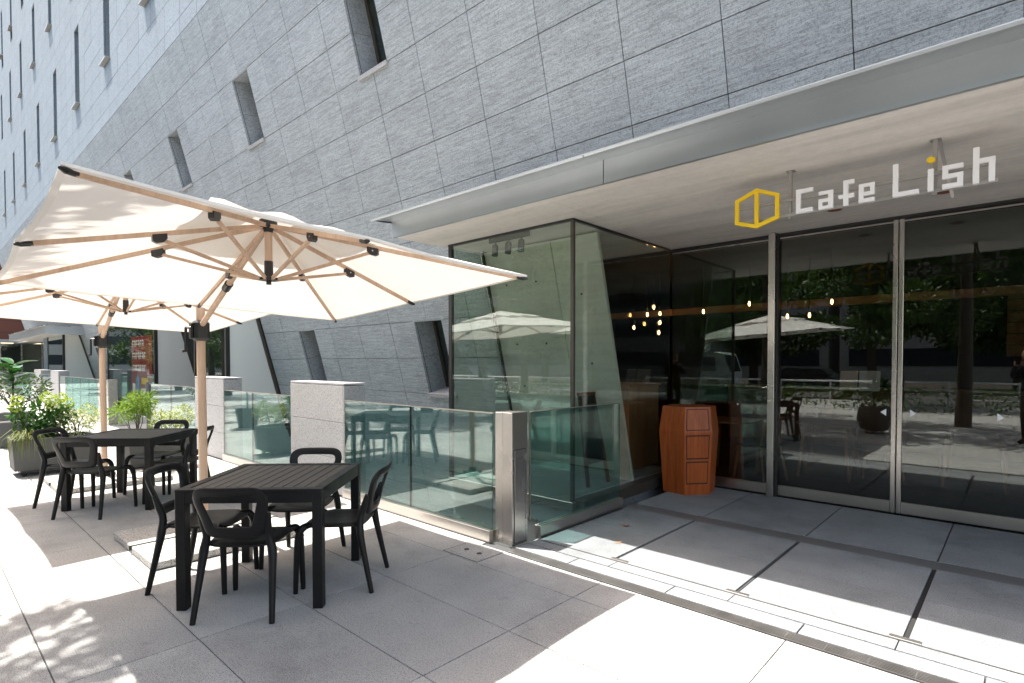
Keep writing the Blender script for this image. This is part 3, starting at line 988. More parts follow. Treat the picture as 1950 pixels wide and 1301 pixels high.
def pier(label, x0, x1, y0, y1, h):
    t = thing('stone_pier', label, 'stone pier', ((x0 + x1) / 2, (y0 + y1) / 2, 0), group='stone piers between the balustrades')
    w, d = (x1 - x0) / 2, (y1 - y0) / 2
    quick_box('core', (-w + .012, -d + .012, -0.3), (w - .012, d - .012, h - .03), 'wall_joint', t)
    zz = [0.0, 0.41, 0.828, h - .028]
    for a, b in zip(zz[:-1], zz[1:]):
        MB().box((-w, -d, a + .003), (w - .026, d, b - .003), 0.002).build('stone_block', 'pier_stone', t)
        MB().box((w - .022, -d + .001, a + .003), (w, d - .001, b - .003), 0.002).build('end_stone', 'pier_stone', t)
    MB().box((-w, -d, h - .024), (w, d, h), 0.003).build('cap_stone', 'pier_stone', t)
pier('pale granite pier behind the far chair of the front table', -7.01, -5.70, 3.24, 3.51, 1.28)
pier('pale granite pier just right of the front umbrella pole', -10.56, -9.265, 3.235, 3.51, 1.28)
pier('distant pale granite pier, right one of the far pair', -24.8, -23.33, 3.22, 3.50, 1.25)
pier('distant pale granite pier, left one of the far pair', -28.46, -26.88, 3.22, 3.50, 1.25)

# ------------------------------------------------------------------ far glass bays along the inclined wall
def far_bay(label, x0, x1, parts=True):
    t = thing('distant_glass_bay', label, 'glass bay', (x1, 4.43, 0), group='distant glass bays')
    quick_box('pane', (x0 - x1 + .05, 0, 0.0), (-0.05, 0.012, 2.93), 'far_glass', t)
    MB().box((-0.05, -0.02, 0), (0.03, 0.06, 2.95)).build('corner_post', 'dark_frame', t)
    MB().box((x0 - x1 - .03, -0.02, 0), (x0 - x1 + .03, 0.06, 2.95)).build('end_post', 'dark_frame', t)
    MB().box((x0 - x1 - .03, -0.03, 2.951), (0.04, 0.06, 2.99)).build('top_frame', 'dark_frame', t)
    poly = [(0.065, -1.4), (1.6, -1.4), (1.6, 0.0), (0.53 + .265 * 2.96 - .02, 0.0), (0.51, 2.95), (0.065, 2.95)]
    MB().prism([(0.065, -1.4), (1.62, -1.4), (0.51, 2.95), (0.065, 2.95)], 0, -0.02, 0.012).build('frosted_side', 'frosted_panel', t)
    MB().bar((0.02, 1.26, 0.0), (0.02, 0.49, 2.95), .05, .05, (1, 0, 0)).build('raking_frame', 'bronze_frame', t)
    quick_box('dark_room', (x0 - x1 - .02, 1.2, -1.5), (-0.1, 1.3, 2.95), 'interior_dark', t)
    quick_box('dark_side', (x0 - x1 - .02, 0.07, -1.4), (x0 - x1 + .02, 1.19, 2.95), 'grey_box', t)
    MB().box((x0 - x1, -0.03, -1.5), (0.03, 0.1, -0.01)).build('plinth', 'well_concrete', t)
    return t
far_bay('narrow glass bay with frosted side left of the inclined wall end', -14.4, -12.50)
b2 = far_bay('wide distant glass bay with a red poster inside', -22.84, -17.56)
far_bay('farthest glass bay under the distant canopy', -34.7, -30.85)
quick_box('pale_column', (-36.6, 4.5, -0.2), (-34.8, 5.4, 2.93), 'wall_sky_tint', None, label='pale square column left of the farthest glass bay', category='column')
ps = thing('poster', 'tall red poster with rows of white lettering inside the wide distant glass bay', 'poster', (-18.95, 4.450, 1.2))
quick_box('sheet', (-1.05, -0.006, -0.9), (1.05, 0.006, 1.08), 'poster_red', ps)
rg = random.Random(3)
for row, z in enumerate((0.78, 0.42, 0.06)):
    m = MB()
    for k in range(7):
        x = -0.9 + k * .2
        if row == 0 and k > 5: continue
        m.box((x, -0.0085, z), (x + .03, -0.0065, z + .20)).box((x + .0301, -0.0085, z + .15), (x + .13, -0.0065, z + .185)).box((x + .0301, -0.0085, z + .06), (x + .11, -0.0065, z + .09))
        if k % 2:
            m.box((x + .11, -0.0085, z), (x + .14, -0.0065, z + .145))
    m.build('lettering', 'poster_white', ps)
MB().prism([(-0.55 + SZ * 0, -0.55), (-0.55, -0.25), (0.0 - .15, -0.25), (0.0 - .02, -0.40), (-0.15, -0.55)], 1, -0.0085, -0.0065).build('printed_shape', 'poster_blue', ps)
quick_box('printed_shape', (0.0, -0.0085, -0.30), (0.65, -0.0065, -0.12), 'poster_yellow', ps)
quick_box('printed_shape', (0.0, -0.0085, -0.68), (0.75, -0.0065, -0.42), 'poster_white', ps)
quick_box('printed_shape', (-0.95, -0.0085, -0.72), (-0.65, -0.0065, -0.30), 'poster_white', ps)

fc = thing('distant_canopy', 'distant grey metal canopy with pale soffit at the left edge', 'canopy', (-29.9, 3.73, 2.7))
MB().box((-12, 0.0, 0.0), (0.0, 0.03, 0.33)).build('fascia_panel', 'fascia_metal', fc)
MB().box((-0.03, 0.0305, 0.0), (0.001, 1.35, 0.33)).build('fascia_panel', 'fascia_metal', fc)
MB().box((-12, 0.031, 0.02), (-0.031, 2.7, 0.30)).build('soffit', 'soffit_concrete', fc)
MB().box((-12, -0.05, 0.331), (0.03, 1.2, 0.36)).build('roof_edge', 'steel', fc)
tb = thing('brick_building', 'red brick building far behind the left shrubs', 'building', (-58, 6, 0))
m = MB()
MB().box((-6, -2.5, 3.3), (0, 8, 14)).build('brick_wall', 'brick_red', tb)
for k in range(8):
    quick_box('glass_panel', (0.02, -2.5 + k * 1.2, 0.0), (0.05, -1.4 + k * 1.2, 3.0), 'far_glass', tb)
    quick_box('mullion', (-0.02, -1.39 + k * 1.2, 0.0), (0.06, -1.31 + k * 1.2, 3.04), 'steel', tb)
for k in range(9):
    quick_box('course_joint', (0.001, -2.5, 3.8 + k * .9), (0.008, 8, 3.83 + k * .9), 'joint', tb)
quick_box('lintel', (-0.1, -2.5, 3.05), (0.2, 8, 3.299), 'fascia_metal', tb)
quick_box('dark_lobby', (-6, -2.5, 0), (-2.5, 8, 3.04), 'grey_box', tb)

# ------------------------------------------------------------------ tables
def make_table():
    t = thing('slatted_table', 'black slatted square table under the front umbrella', 'table')
    h, s = 0.74, 0.44
    for sx in (-1, 1):
        for sy in (-1, 1):
            x, y = sx * (s - .031), sy * (s - .031)
            MB().box((x - .03, y - .03, 0), (x + .03, y + .03, h - .001), .003).build('leg', 'black_alu', t)
    for sy in (-1, 1):
        y = sy * (s - .031)
        MB().box((-s + .062, y - .028, h - .085), (s - .062, y + .028, h - .004), .003).build('apron', 'black_alu', t)
        MB().box((y - .028, -s + .062, h - .085), (y + .028, s - .062, h - .004), .003).build('apron', 'black_alu', t)
    for sy in (-1, 1):
        MB().box((-s, sy * (s - .03) - .03, h - .02), (s, sy * (s - .03) + .03, h), .003).build('rim_board', 'black_alu', t)
        MB().box((sy * (s - .03) - .03, -s + .0605, h - .0205), (sy * (s - .03) + .03, s - .0605, h - .0002), .003).build('rim_board', 'black_alu', t)
    n = 11
    w = (2 * (s - .062)) / n
    for k in range(n):
        x = -(s - .062) + k * w
        MB().box((x + .003, -s + .062, h - .022), (x + w - .003, s - .062, h - .0035), .002).build('slat', 'slat_wood', t)
    MB().box((-s + .07, -.03, h - .05), (s - .07, .03, h - .024)).build('cross_brace', 'black_alu', t)
    return t
tab = make_table()
tab.location = (-3.815, 1.675, 0)
tab.rotation_euler.z = R(43.8)
tab['group'] = 'slatted tables under the umbrellas'
tab2 = copy_tree(tab)
tab2['label'] = 'black slatted square table under the rear umbrella near the planters'
tab2.location = (-7.277, 1.625, 0)
tab2.rotation_euler.z = R(45)

# ------------------------------------------------------------------ chairs
def rounded(ptsz, nc=7, ne=5):
    """closed outline of a polygon with corner radii, sampled evenly per corner and edge"""
    out = []
    n = len(ptsz)
    arcs = []
    for i in range(n):
        p, r_ = np.array(ptsz[i][:2]), ptsz[i][2]
        a, b = np.array(ptsz[i - 1][:2]), np.array(ptsz[(i + 1) % n][:2])
        u = (a - p) / np.linalg.norm(a - p); v = (b - p) / np.linalg.norm(b - p)
        half = math.acos(np.clip(u @ v, -1, 1)) / 2
        d = r_ / math.tan(half)
        p0, p1 = p + u * d, p + v * d
        arc = []
        for k in range(nc):
            w = k / (nc - 1)
            arc.append((1 - w) ** 2 * p0 + 2 * w * (1 - w) * p + w * w * p1)
        arcs.append(arc)
    for i in range(n):
        out += arcs[i]
        a, b = arcs[i][-1], arcs[(i + 1) % n][0]
        for k in range(1, ne):
            out.append(a + (b - a) * k / ne)
    return out
def make_chair():
    t = thing('plastic_chair', 'x', 'chair')
    def back_y(x, z):
        return -0.188 - 0.26 * (z - .5) - 0.18 * max(0, z - .62) ** 1 * .5 - 0.045 * (1 - (x / .23) ** 2)
    O = rounded([(-.160, .492, .06), (.160, .492, .06), (.236, .806, .10), (-.236, .806, .10)], 9)
    I = rounded([(-.106, .560, .026), (.106, .560, .026), (.166, .752, .045), (-.166, .752, .045)], 9)
    V, F = [], []
    ns = 10
    N = len(O)
    for o_, i_ in zip(O, I):
        c = (o_ + i_) / 2; d = (o_ - i_) / 2
        for k in range(ns):
            a = 2 * math.pi * k / ns
            ca, sa = math.cos(a), math.sin(a)
            ca = math.copysign(abs(ca) ** .7, ca); sa = math.copysign(abs(sa) ** .7, sa)
            p = c + d * ca
            V.append((p[0], back_y(p[0], p[1]) + .0125 * sa, p[1]))
    for i in range(N):
        for k in range(ns):
            F.append((i * ns + k, i * ns + (k + 1) % ns, ((i + 1) % N) * ns + (k + 1) % ns, ((i + 1) % N) * ns + k))
    MB().add(V, F).build('backrest', 'chair_plastic', t, True)
    # seat: dished slab with a rounded square outline
    NR, NA = 9, 40
    V, F = [], []
    def rim(a):
        c, s = math.cos(a), math.sin(a)
        e = 5.0
        r_ = (abs(c) ** e + abs(s) ** e) ** (-1 / e)
        x, y = .212 * r_ * c, .205 * r_ * s
        x *= 1 - .10 * (-y / .205 if y < 0 else 0)
        return x, y + .01
    def top(x, y, f):
        z = .452 - .018 * (1 - (x / .21) ** 2) * (1 - ((y - .0) / .23) ** 2) - .012 * max(0, (y - .1) / .1) ** 2
        return z - .010 * max(0, f - .8) / .2
    for side in (0, 1):
        for i in range(NR + 1):
            f = i / NR
            for k in range(NA):
                x, y = rim(2 * math.pi * k / NA)
                x *= f; y = .01 + (y - .01) * f
                z = top(x, y, f)
                if side:
                    z -= .022 * (1 - max(0, f - .8) / .2 * .45)
                V.append((x, y, z))
    M = (NR + 1) * NA
    for side in (0, 1):
        for i in range(NR):
            for k in range(NA):
                q = [side * M + i * NA + k, side * M + i * NA + (k + 1) % NA, side * M + (i + 1) * NA + (k + 1) % NA, side * M + (i + 1) * NA + k]
                F.append(tuple(q if side else q[::-1]))
    for k in range(NA):
        F.append((NR * NA + k, M + NR * NA + k, M + NR * NA + (k + 1) % NA, NR * NA + (k + 1) % NA))
    MB().add(V, F).build('seat', 'chair_plastic', t, True)
    def smooth_path(P, r_, n=14):
        P = [np.array(p, float) for p in P]
        out, rr = [], []
        m_ = len(P)
        for s in range(m_ - 1):
            p0, p1, p2, p3 = P[max(s - 1, 0)], P[s], P[s + 1], P[min(s + 2, m_ - 1)]
            for k in range(5):
                u = k / 5
                out.append(.5 * ((2 * p1) + (-p0 + p2) * u + (2 * p0 - 5 * p1 + 4 * p2 - p3) * u * u + (-p0 + 3 * p1 - 3 * p2 + p3) * u ** 3))
                rr.append(r_[s] * (1 - u) + r_[s + 1] * u)
        out.append(P[-1]); rr.append(r_[-1])
        return out, rr
    for s in (-1, 1):
        P, r_ = smooth_path([(s * .222, .232, 0), (s * .214, .222, .30), (s * .207, .212, .385), (s * .190, .188, .425), (s * .150, .150, .432)], [.0155, .020, .024, .025, .016])
        MB().tube(P, r_, 10).build('leg', 'chair_plastic', t, True)
        P, r_ = smooth_path([(s * .225, -.262, 0), (s * .208, -.208, .26), (s * .198, -.182, .40), (s * .180, -.184, .49), (s * .182, -.205, .56), (s * .198, -.228, .64)], [.0155, .0205, .026, .022, .023, .012])
        MB().tube(P, r_, 10).build('leg', 'chair_plastic', t, True)
        P, r_ = smooth_path([(s * .200, -.178, .425), (s * .175, -.150, .438), (s * .14, -.12, .436)], [.017, .016, .010])
        MB().tube(P, r_, 8).build('seat_bracket', 'chair_plastic', t, True)
    return t
chair = make_chair()
def put_chair(c, x, y, deg, label):
    c.location = (x, y, 0)
    c.rotation_euler.z = R(deg)
    c['label'] = label
    c['group'] = 'black plastic chairs around the tables'
chairs = [(-3.575, 1.405, 43.8, 'nearest black plastic chair, its back to the camera at the front table'),
          (-3.520, 1.975, 133.5, 'black plastic chair at the right side of the front table by the glass balustrade'),
          (-4.200, 1.350, -47, 'black plastic chair at the left side of the front table by the umbrella base'),
          (-4.145, 2.010, 223, 'black plastic chair at the far side of the front table before the granite pier'),
          (-6.965, 1.245, 42, 'black plastic chair with its back to the camera at the rear table'),
          (-7.600, 1.185, -48, 'leftmost black plastic chair, at the rear table in front of the hydrangea planter'),
          (-7.650, 1.940, 222, 'black plastic chair at the far side of the rear table before the back planter'),
          (-6.985, 1.965, 134, 'black plastic chair at the right side of the rear table behind the wooden pole')]
for i, a in enumerate(chairs):
    put_chair(chair if i == 0 else copy_tree(chair), *a)

# ------------------------------------------------------------------ umbrellas
def make_umbrella():
    u = thing('cantilever_umbrella', 'white square cantilever umbrella with wooden pole over the front table', 'umbrella', group='white cantilever umbrellas')
    # local origin: foot of the pole, world (-5.29, 1.68)
    cx, cyy = 1.50, -0.10
    def plane(x, y):
        return 2.066 + .067 * (x - cx) - .045 * (y - cyy)
    hub = np.array((cx + .03, cyy + .02, 2.425))
    low = np.array((cx + .03, cyy + .02, 2.065))
    hx, hy = 1.265, 1.215
    tips = []
    for (a, b) in ((1, -1), (1, 0), (1, 1), (0, 1), (-1, 1), (-1, 0), (-1, -1), (0, -1)):
        x, y = cx + a * hx, cyy + b * hy
        tips.append(np.array((x, y, plane(x, y))))
    # base slabs
    for (a, b) in ((-1, -1), (1, -1), (1, 1), (-1, 1)):
        MB().box((a * .29 + .04 - .275, b * .29 + .03 - .275, 0.004), (a * .29 + .04 + .275, b * .29 + .03 + .275, .062), .006).build('base_slab', 'slab_stone', u)
    MB().box((-.54, .02, .03), (.62, .04, .066)).box((.03, -.55, .03), (.05, .019, .0655)).box((.03, .041, .03), (.05, .61, .0655)).build('base_frame', 'dark_frame', u)
    foot = MB().tube([(0, 0, .064), (0, 0, .10), (0, 0, .105), (0, 0, .17)], [.085, .08, .05, .045], 20).build('pole_foot', 'black_plastic', u, True)
    for a in (40, 160, 280):
        MB().tube([(.075 * math.cos(R(a)), .075 * math.sin(R(a)), .09), (.13 * math.cos(R(a)), .13 * math.sin(R(a)), .095)], .022, 10).build('clamp_knob', 'black_plastic', foot)
    lean = -0.028
    def pole_at(z):
        return (lean * (z - .1) / 1.9, 0, z)
    MB().tube([pole_at(.10), pole_at(1.985)], [.034, .034], 24).build('pole', 'teak', u, True)
    # crank housing, tilted box hugging the pole, with handle
    px, py, pz = pole_at(1.80)
    hb = MB().box((px - .062, -.062, pz - .10), (px + .062, .058, pz + .075), .022).build('crank_housing', 'black_plastic', u, True)
    MB().box((px - .03, -.085, pz - .085), (px + .035, -.0625, pz + .055), .010).build('gear_cover', 'black_plastic', hb, True)
    MB().tube([(px - .005, -.085, pz + .01), (px - .005, -.118, pz + .01)], .011, 10).build('crank_shaft', 'steel', hb)
    MB().tube([(px - .005, -.112, pz + .01), (px - .03, -.108, pz - .19)], .011, 8).build('crank_handle', 'black_plastic', hb)
    MB().tube([(px - .03, -.10, pz - .185), (px - .03, -.135, pz - .19)], .012, 8).build('handle_grip', 'black_plastic', hb)
    # arm up to the hub
    a0 = np.array((px + .02, 0.0, pz + .03)); a1 = hub + np.array((-.05, 0, -.02))
    MB().tube([a0, a1], [.023, .020], 18).build('arm', 'teak', u, True)
    am = a0 * .56 + a1 * .44
    MB().tube([am * .975 + a1 * .025 - (a1 - a0) * .012, am * .975 + a1 * .025 + (a1 - a0) * .045], .031, 12).build('arm_bracket', 'black_plastic', u)
    MB().tube([low + (0, 0, .0), hub], .024, 16).build('mast', 'teak', u, True)
    MB().tube([low + (0, 0, -.035), low + (0, 0, -.008), low + (0, 0, -.008), low + (0, 0, .008), low + (0, 0, .008), low + (0, 0, .12)], [.016, .016, .062, .062, .029, .027], 20).build('lower_hub', 'black_plastic', u, True)
    MB().tube([hub + (0, 0, -.05), hub + (0, 0, -.02), hub + (0, 0, -.02), hub + (0, 0, .03)], [.028, .032, .058, .055], 20).build('upper_hub', 'black_plastic', u, True)
    for k, tp in enumerate(tips):
        d = tp - hub
        L = np.linalg.norm(d); e = d / L
        ea = hub + e * .04 + (0, 0, .005)
        dn = np.array((0, 0, -.018))
        MB().bar(ea + dn * .5, tp + dn - e * .06, .017, .026).build('rib', 'teak', u)
        MB().tube([tp + dn - e * .07, tp + dn - e * .02, tp + dn * .8 + e * .005], [.0145, .013, .006], 10).build('rib_tip', 'black_plastic', u)
        f = .40 if k % 2 == 0 else .50
        j = hub + d * f + dn * 2.2
        s0 = low + np.array((e[0], e[1], 0)) * .05
        MB().bar(s0, j, .016, .020).build('strut', 'teak', u)
        sd = np.array((-e[1], e[0], 0)); sd /= np.linalg.norm(sd)
        pts = [j - e * .038 + (0, 0, .026), j + e * .038 + (0, 0, .026), j + e * .036 - (0, 0, .012), j + e * .012 - (0, 0, .026), j - e * .02 - (0, 0, .024), j - e * .040 - (0, 0, .004)]
        VV = [p - sd * .016 for p in pts] + [p + sd * .016 for p in pts]
        FF = [tuple(range(6)), tuple(range(11, 5, -1))] + [(q, q + 6, (q + 1) % 6 + 6, (q + 1) % 6) for q in range(6)]
        br = MB().add(VV, FF).build('strut_joint', 'black_plastic', u)
        MB().tube([j - sd * .0165 + (0, 0, .005), j - sd * .0185 + (0, 0, .005)], .005, 8).build('pin', 'steel', br)
    # canopy cloth
    apex = hub + (0, 0, .035)
    nu, nv = 14, 8
    rng = random.Random(11)
    V, F = [], []
    for k in range(8):
        A, B = tips[k], tips[(k + 1) % 8]
        base = len(V)
        for i in range(nu + 1):
            f = .10 + .90 * i / nu
            for j in range(nv + 1):
                v = j / nv
                s = math.sin(math.pi * v)
                p = apex + ((A * (1 - v) + B * v) - apex) * f * (1 - .014 * s * f ** 2)
                p = p + np.array((0, 0, .010 - .028 * s * f * (1.25 - f) * 2))
                V.append(tuple(p))
        for i in range(nu):
            for j in range(nv):
                a = base + i * (nv + 1) + j
                F.append((a, a + nv + 1, a + nv + 2, a + 1))
    ob = MB().add(V, F).build('canopy', 'canvas', u, True)
    # hem along the cloth edge
    V, F = [], []
    for k in range(8):
        A, B = tips[k], tips[(k + 1) % 8]
        for j in range(nv + 1):
            v = j / nv; s = math.sin(math.pi * v)
            p = apex + ((A * (1 - v) + B * v) - apex) * (1 - .014 * s) + np.array((0, 0, .010 - .014 * s))
            q = apex + ((A * (1 - v) + B * v) - apex) * (1 - .014 * s - .018) + np.array((0, 0, -.012 - .014 * s))
            V += [tuple(p), tuple(p + np.array((0, 0, -.012))), tuple(q)]
            if j:
                b = len(V) - 6
                F += [(b, b + 3, b + 4, b + 1), (b + 1, b + 4, b + 5, b + 2)]
    MB().add(V, F).build('hem', 'canvas', u, True)
    # raised vent on top, with wavy free edge
    V, F = [], []
    for i in range(7):
        f = i / 6
        for k in range(64):
            w = k / 64 * 8
            A, B = tips[int(w) % 8], tips[(int(w) + 1) % 8]
            v = w - int(w)
            ed = (A * (1 - v) + B * v) - apex
            p = apex + ed * (.42 * f)
            wav = .030 * math.sin(w * 2 * math.pi * 1.5 + 1) + .022 * math.sin(w * 2 * math.pi * .375) + .012 * math.sin(w * 9.1)
            p = p + np.array((0, 0, .014 + .012 * f + .42 * wav * f ** 2))
            V.append(tuple(p))
    for i in range(6):
        for k in range(64):
            F.append((i * 64 + k, (i + 1) * 64 + k, (i + 1) * 64 + (k + 1) % 64, i * 64 + (k + 1) % 64))
    MB().add(V, F).build('vent_flap', 'canvas', u, True)
    return u
umb = make_umbrella()
umb.location = (-5.29, 1.68, 0)
umb2 = copy_tree(umb)
umb2.location = (-8.79, 1.65, 0)
umb2['label'] = 'white square cantilever umbrella farther back over the rear table'

# ------------------------------------------------------------------ plants
def leaves(points, size, rng, kind='leaf', droop=0.4, normal_up=0.5, aspect=2.0):
    """one folded leaf (4 triangles) per point; points: (x,y,z, outward dir)"""
    V, F = [], []
    for (p, d) in points:
        d = np.array(d, float) + np.array([rng.gauss(0, .45) for _ in range(3)])
        d[2] -= droop * rng.random()
        L = np.linalg.norm(d)
        d = d / (L if L > 1e-6 else 1)
        up = np.array((rng.gauss(0, 1), rng.gauss(0, 1), rng.gauss(normal_up, .8)))
        s = np.cross(d, up)
        ls = np.linalg.norm(s)
        if ls < 1e-4:
            continue
        s /= ls
        nrm = np.cross(s, d)
        l = size * rng.uniform(.65, 1.25)
        w = l / aspect / 2
        p = np.array(p, float)
        b = len(V)
        V += [tuple(p), tuple(p + d * l * .45 + s * w + nrm * w * .35), tuple(p + d * l + nrm * -l * .12), tuple(p + d * l * .45 - s * w + nrm * w * .35), tuple(p + d * l * .5)]
        F += [(b, b + 1, b + 4), (b + 1, b + 2, b + 4), (b + 2, b + 3, b + 4), (b + 3, b, b + 4)]
    return MB().add(V, F)
def shrub_points(rng, n, centers, hollow=.55):
    pts = []
    for _ in range(n):
        (c, r_) = rng.choice(centers)
        while True:
            v = np.array([rng.uniform(-1, 1) for _ in range(3)])
            l = np.linalg.norm(v)
            if hollow * rng.random() < l < 1:
                break
        pts.append((np.array(c) + v * np.array(r_), v / l + np.array((0, 0, .25))))
    return pts
def planter(label, x0, x1, y0, y1, z0, z1, castor=True):
    t = thing('planter', label, 'planter', ((x0 + x1) / 2, (y0 + y1) / 2, 0))
    w, d = (x1 - x0) / 2, (y1 - y0) / 2
    V = []
    for (z, k) in ((z0, .94), (z1, 1.0), (z1, .90), (z1 - .05, .90)):
        for (a, b) in ((-1, -1), (1, -1), (1, 1), (-1, 1)):
            V.append((a * (w - (1 - k) * .35), b * (d - (1 - k) * .35), z))
    F = [(3, 2, 1, 0)]
    for r_ in range(3):
        for k in range(4):
            F.append((r_ * 4 + k, r_ * 4 + (k + 1) % 4, r_ * 4 + 4 + (k + 1) % 4, r_ * 4 + 4 + k))
    MB().add(V, F).build('box', 'grey_box', t)
    quick_box('soil', (-w + .034, -d + .034, z1 - .09), (w - .034, d - .034, z1 - .05), 'soil', t)
    if castor:
        MB().box((-w + .08, -d + .08, z0 - .03), (w - .08, d - .08, z0 - .001)).build('trolley', 'black_plastic', t)
        for a in (-1, 1):
            for b in (-1, 1):
                MB().tube([(a * (w - .1) - .015, b * (d - .12), .027), (a * (w - .1) + .015, b * (d - .12), .027)], .027, 12).build('castor', 'rubber', t)
    return t
planter('dark grey planter box on castors holding the hydrangea', -10.35, -9.80, 0.88, 1.76, 0.085, 0.50)
planter('dark grey planter box behind the rear table', -9.50, -8.97, 1.95, 2.72, 0.085, 0.47)

def stems_mesh(rng, roots, tips_, r0, r1):
    m = MB()
    for a, b in zip(roots, tips_):
        a = np.array(a); b = np.array(b)
        mid = (a + b) / 2 + np.array((rng.uniform(-.04, .04), rng.uniform(-.04, .04), .03))
        m.tube([a, mid, b], [r0, (r0 + r1) / 2, r1], 6)
    return m
rng = random.Random(7)
hy = thing('hydrangea', 'leafy hydrangea with lime green flower heads in the dark planter', 'shrub', (-10.05, 1.16, 0.45))
hy.scale = (.9, .9, .9)
heads = [(.0, -.22, .62), (.02, -.24, .52), (.05, .10, .66), (.03, .20, .60), (-.05, .28, .64), (.08, .34, .56), (.06, .16, .52), (-.1, .02, .58)]
stems_mesh(rng, [(.02 * i - .08, .03 * i - .05, -.03) for i in range(8)], [(h[0], h[1], h[2] - .05) for h in heads], .010, .006).build('stems', 'bark', hy)
cs = []
for h in heads:
    for k in range(5):
        f = .28 + .72 * k / 5
        cs.append(((h[0] * f, h[1] * f + .02, h[2] * f - .05), (.13, .12, .09)))
leaves(shrub_points(rng, 420, cs), .105, rng, droop=.8, aspect=1.7).build('foliage', 'leaf_dark', hy, kind='stuff')
for h in heads[:7]:
    pts = []
    for _ in range(110):
        v = np.array([rng.gauss(0, 1) for _ in range(3)]); v /= np.linalg.norm(v)
        pts.append((np.array(h) + v * np.array((.075, .075, .065)) * rng.uniform(.75, 1.0), v))
    leaves(pts, .030, rng, droop=0, aspect=1.1).build('flower_head', 'petal_lime', hy)
vp = thing('variegated_shrub', 'small pale variegated shrub right of the hydrangea', 'shrub', (-10.05, 1.58, 0.45))
stems_mesh(rng, [(0, 0, -.03)] * 6, [(rng.uniform(-.15, .15), rng.uniform(-.16, .16), rng.uniform(.28, .42)) for _ in range(6)], .006, .003).build('stems', 'bark', vp)
leaves(shrub_points(rng, 900, [((0, 0, .22), (.22, .22, .20)), ((0, .12, .30), (.12, .14, .16)), ((0, -.12, .28), (.12, .12, .18))], .3), .042, rng, aspect=2.0).build('foliage', 'leaf_pale', vp, kind='stuff')
gt = thing('trailing_grass', 'thin dry grass trailing over the front corner of the hydrangea planter', 'grass', (-9.86, 1.03, 0.46))
m = MB()
for _ in range(70):
    a = rng.uniform(-2.6, 1.0); l = rng.uniform(.15, .42)
    p0 = np.array((rng.gauss(0, .05), rng.gauss(0, .05), 0))
    dx = np.array((math.cos(a) * .6 + .35, math.sin(a) * .8, 0))
    P = [p0, p0 + dx * l * .35 + (0, 0, l * .45), p0 + dx * l * .7 + (0, 0, l * .2), p0 + dx * l * .85 - (0, 0, l * .55)]
    w = np.array((.003, .003, 0))
    V = []
    for q, s in zip(P, (1, 1, .8, .2)):
        V += [q - w * s, q + w * s]
    m.add(V, [(0, 1, 3, 2), (2, 3, 5, 4), (4, 5, 7, 6)])
m.build('blades', 'grass_blade', gt, kind='stuff')

nd = thing('feathery_shrub', 'bright green feathery shrub behind the rear table', 'shrub', (-9.25, 2.10, 0.42))
tp = [(rng.uniform(-.2, .2), rng.uniform(-.22, .2), rng.uniform(.30, .62)) for _ in range(9)]
stems_mesh(rng, [(rng.uniform(-.04, .04), rng.uniform(-.04, .04), -.03) for _ in range(9)], tp, .007, .003).build('stems', 'bark', nd)
leaves(shrub_points(rng, 1300, [((x * .9, y, z), (.14, .15, .10)) for x, y, z in tp], .2), .075, rng, droop=.5, aspect=5.0).build('foliage', 'leaf_bright', nd, kind='stuff')
vp2 = thing('variegated_shrub', 'pale variegated shrub behind the far chair of the rear table', 'shrub', (-9.25, 2.52, 0.42))
stems_mesh(rng, [(0, 0, -.03)] * 6, [(rng.uniform(-.15, .15), rng.uniform(-.16, .16), rng.uniform(.28, .42)) for _ in range(6)], .006, .003).build('stems', 'bark', vp2)
leaves(shrub_points(rng, 1100, [((0, 0, .20), (.22, .24, .18)), ((0, .14, .30), (.14, .16, .16)), ((0, -.14, .24), (.14, .14, .16))], .3), .042, rng, aspect=2.0).build('foliage', 'leaf_pale', vp2, kind='stuff')

rp = thing('rubber_plant', 'broad leaved rubber plant in a pot at the left picture edge', 'potted plant', (-13.6, 1.22, 0))
MB().tube([(0, 0, 0), (0, 0, .45)], [.20, .26], 20).build('pot', 'grey_box', rp, True)
MB().tube([(0, 0, .4), (.02, .03, 1.0), (0, .02, 1.45)], [.02, .016, .008], 8).build('stem', 'bark', rp)
big = MB()
for k in range(13):
    a = k * 2.4; z = .95 + k * .045
    L_, W_ = .42, .10
    d = np.array((math.cos(a), math.sin(a), .55)); d /= np.linalg.norm(d)
    s = np.cross(d, (0, 0, 1)); s /= np.linalg.norm(s); nn = np.cross(s, d)
    V, F = [], []
    for i in range(7):
        f = i / 6
        w = W_ * math.sin(math.pi * min(1, f * .92 + .06)) ** .8
        c = np.array((0, .02, z)) + d * L_ * f - np.array((0, 0, .10 * f * f))
        V += [c - s * w + nn * w * .3, c, c + s * w + nn * w * .3]
        if i:
            b = i * 3
            F += [(b - 3, b - 2, b + 1, b), (b - 2, b - 1, b + 2, b + 1)]
    MB().add(V, F).build('broad_leaf', 'leaf_rubber', rp, True)
ls = thing('loose_shrub', 'loose reddish green shrub at the left picture edge', 'shrub', (-15.4, 1.45, 0))
MB().tube([(0, 0, 0), (0, 0, .5)], [.25, .30], 20).build('pot', 'grey_box', ls, True)
stems_mesh(rng, [(0, 0, .45)] * 8, [(rng.uniform(-.4, .4), rng.uniform(-.5, .4), rng.uniform(.9, 1.4)) for _ in range(8)], .010, .004).build('stems', 'bark', ls)
leaves(shrub_points(rng, 1500, [((0, 0, 1.0), (.5, .5, .32)), ((0, -.3, 1.25), (.35, .35, .25)), ((.1, .25, .95), (.3, .3, .3)), ((0, -.5, 1.45), (.25, .3, .3))], .3), .075, rng, aspect=2.4).build('foliage', 'leaf_tree', ls, kind='stuff')

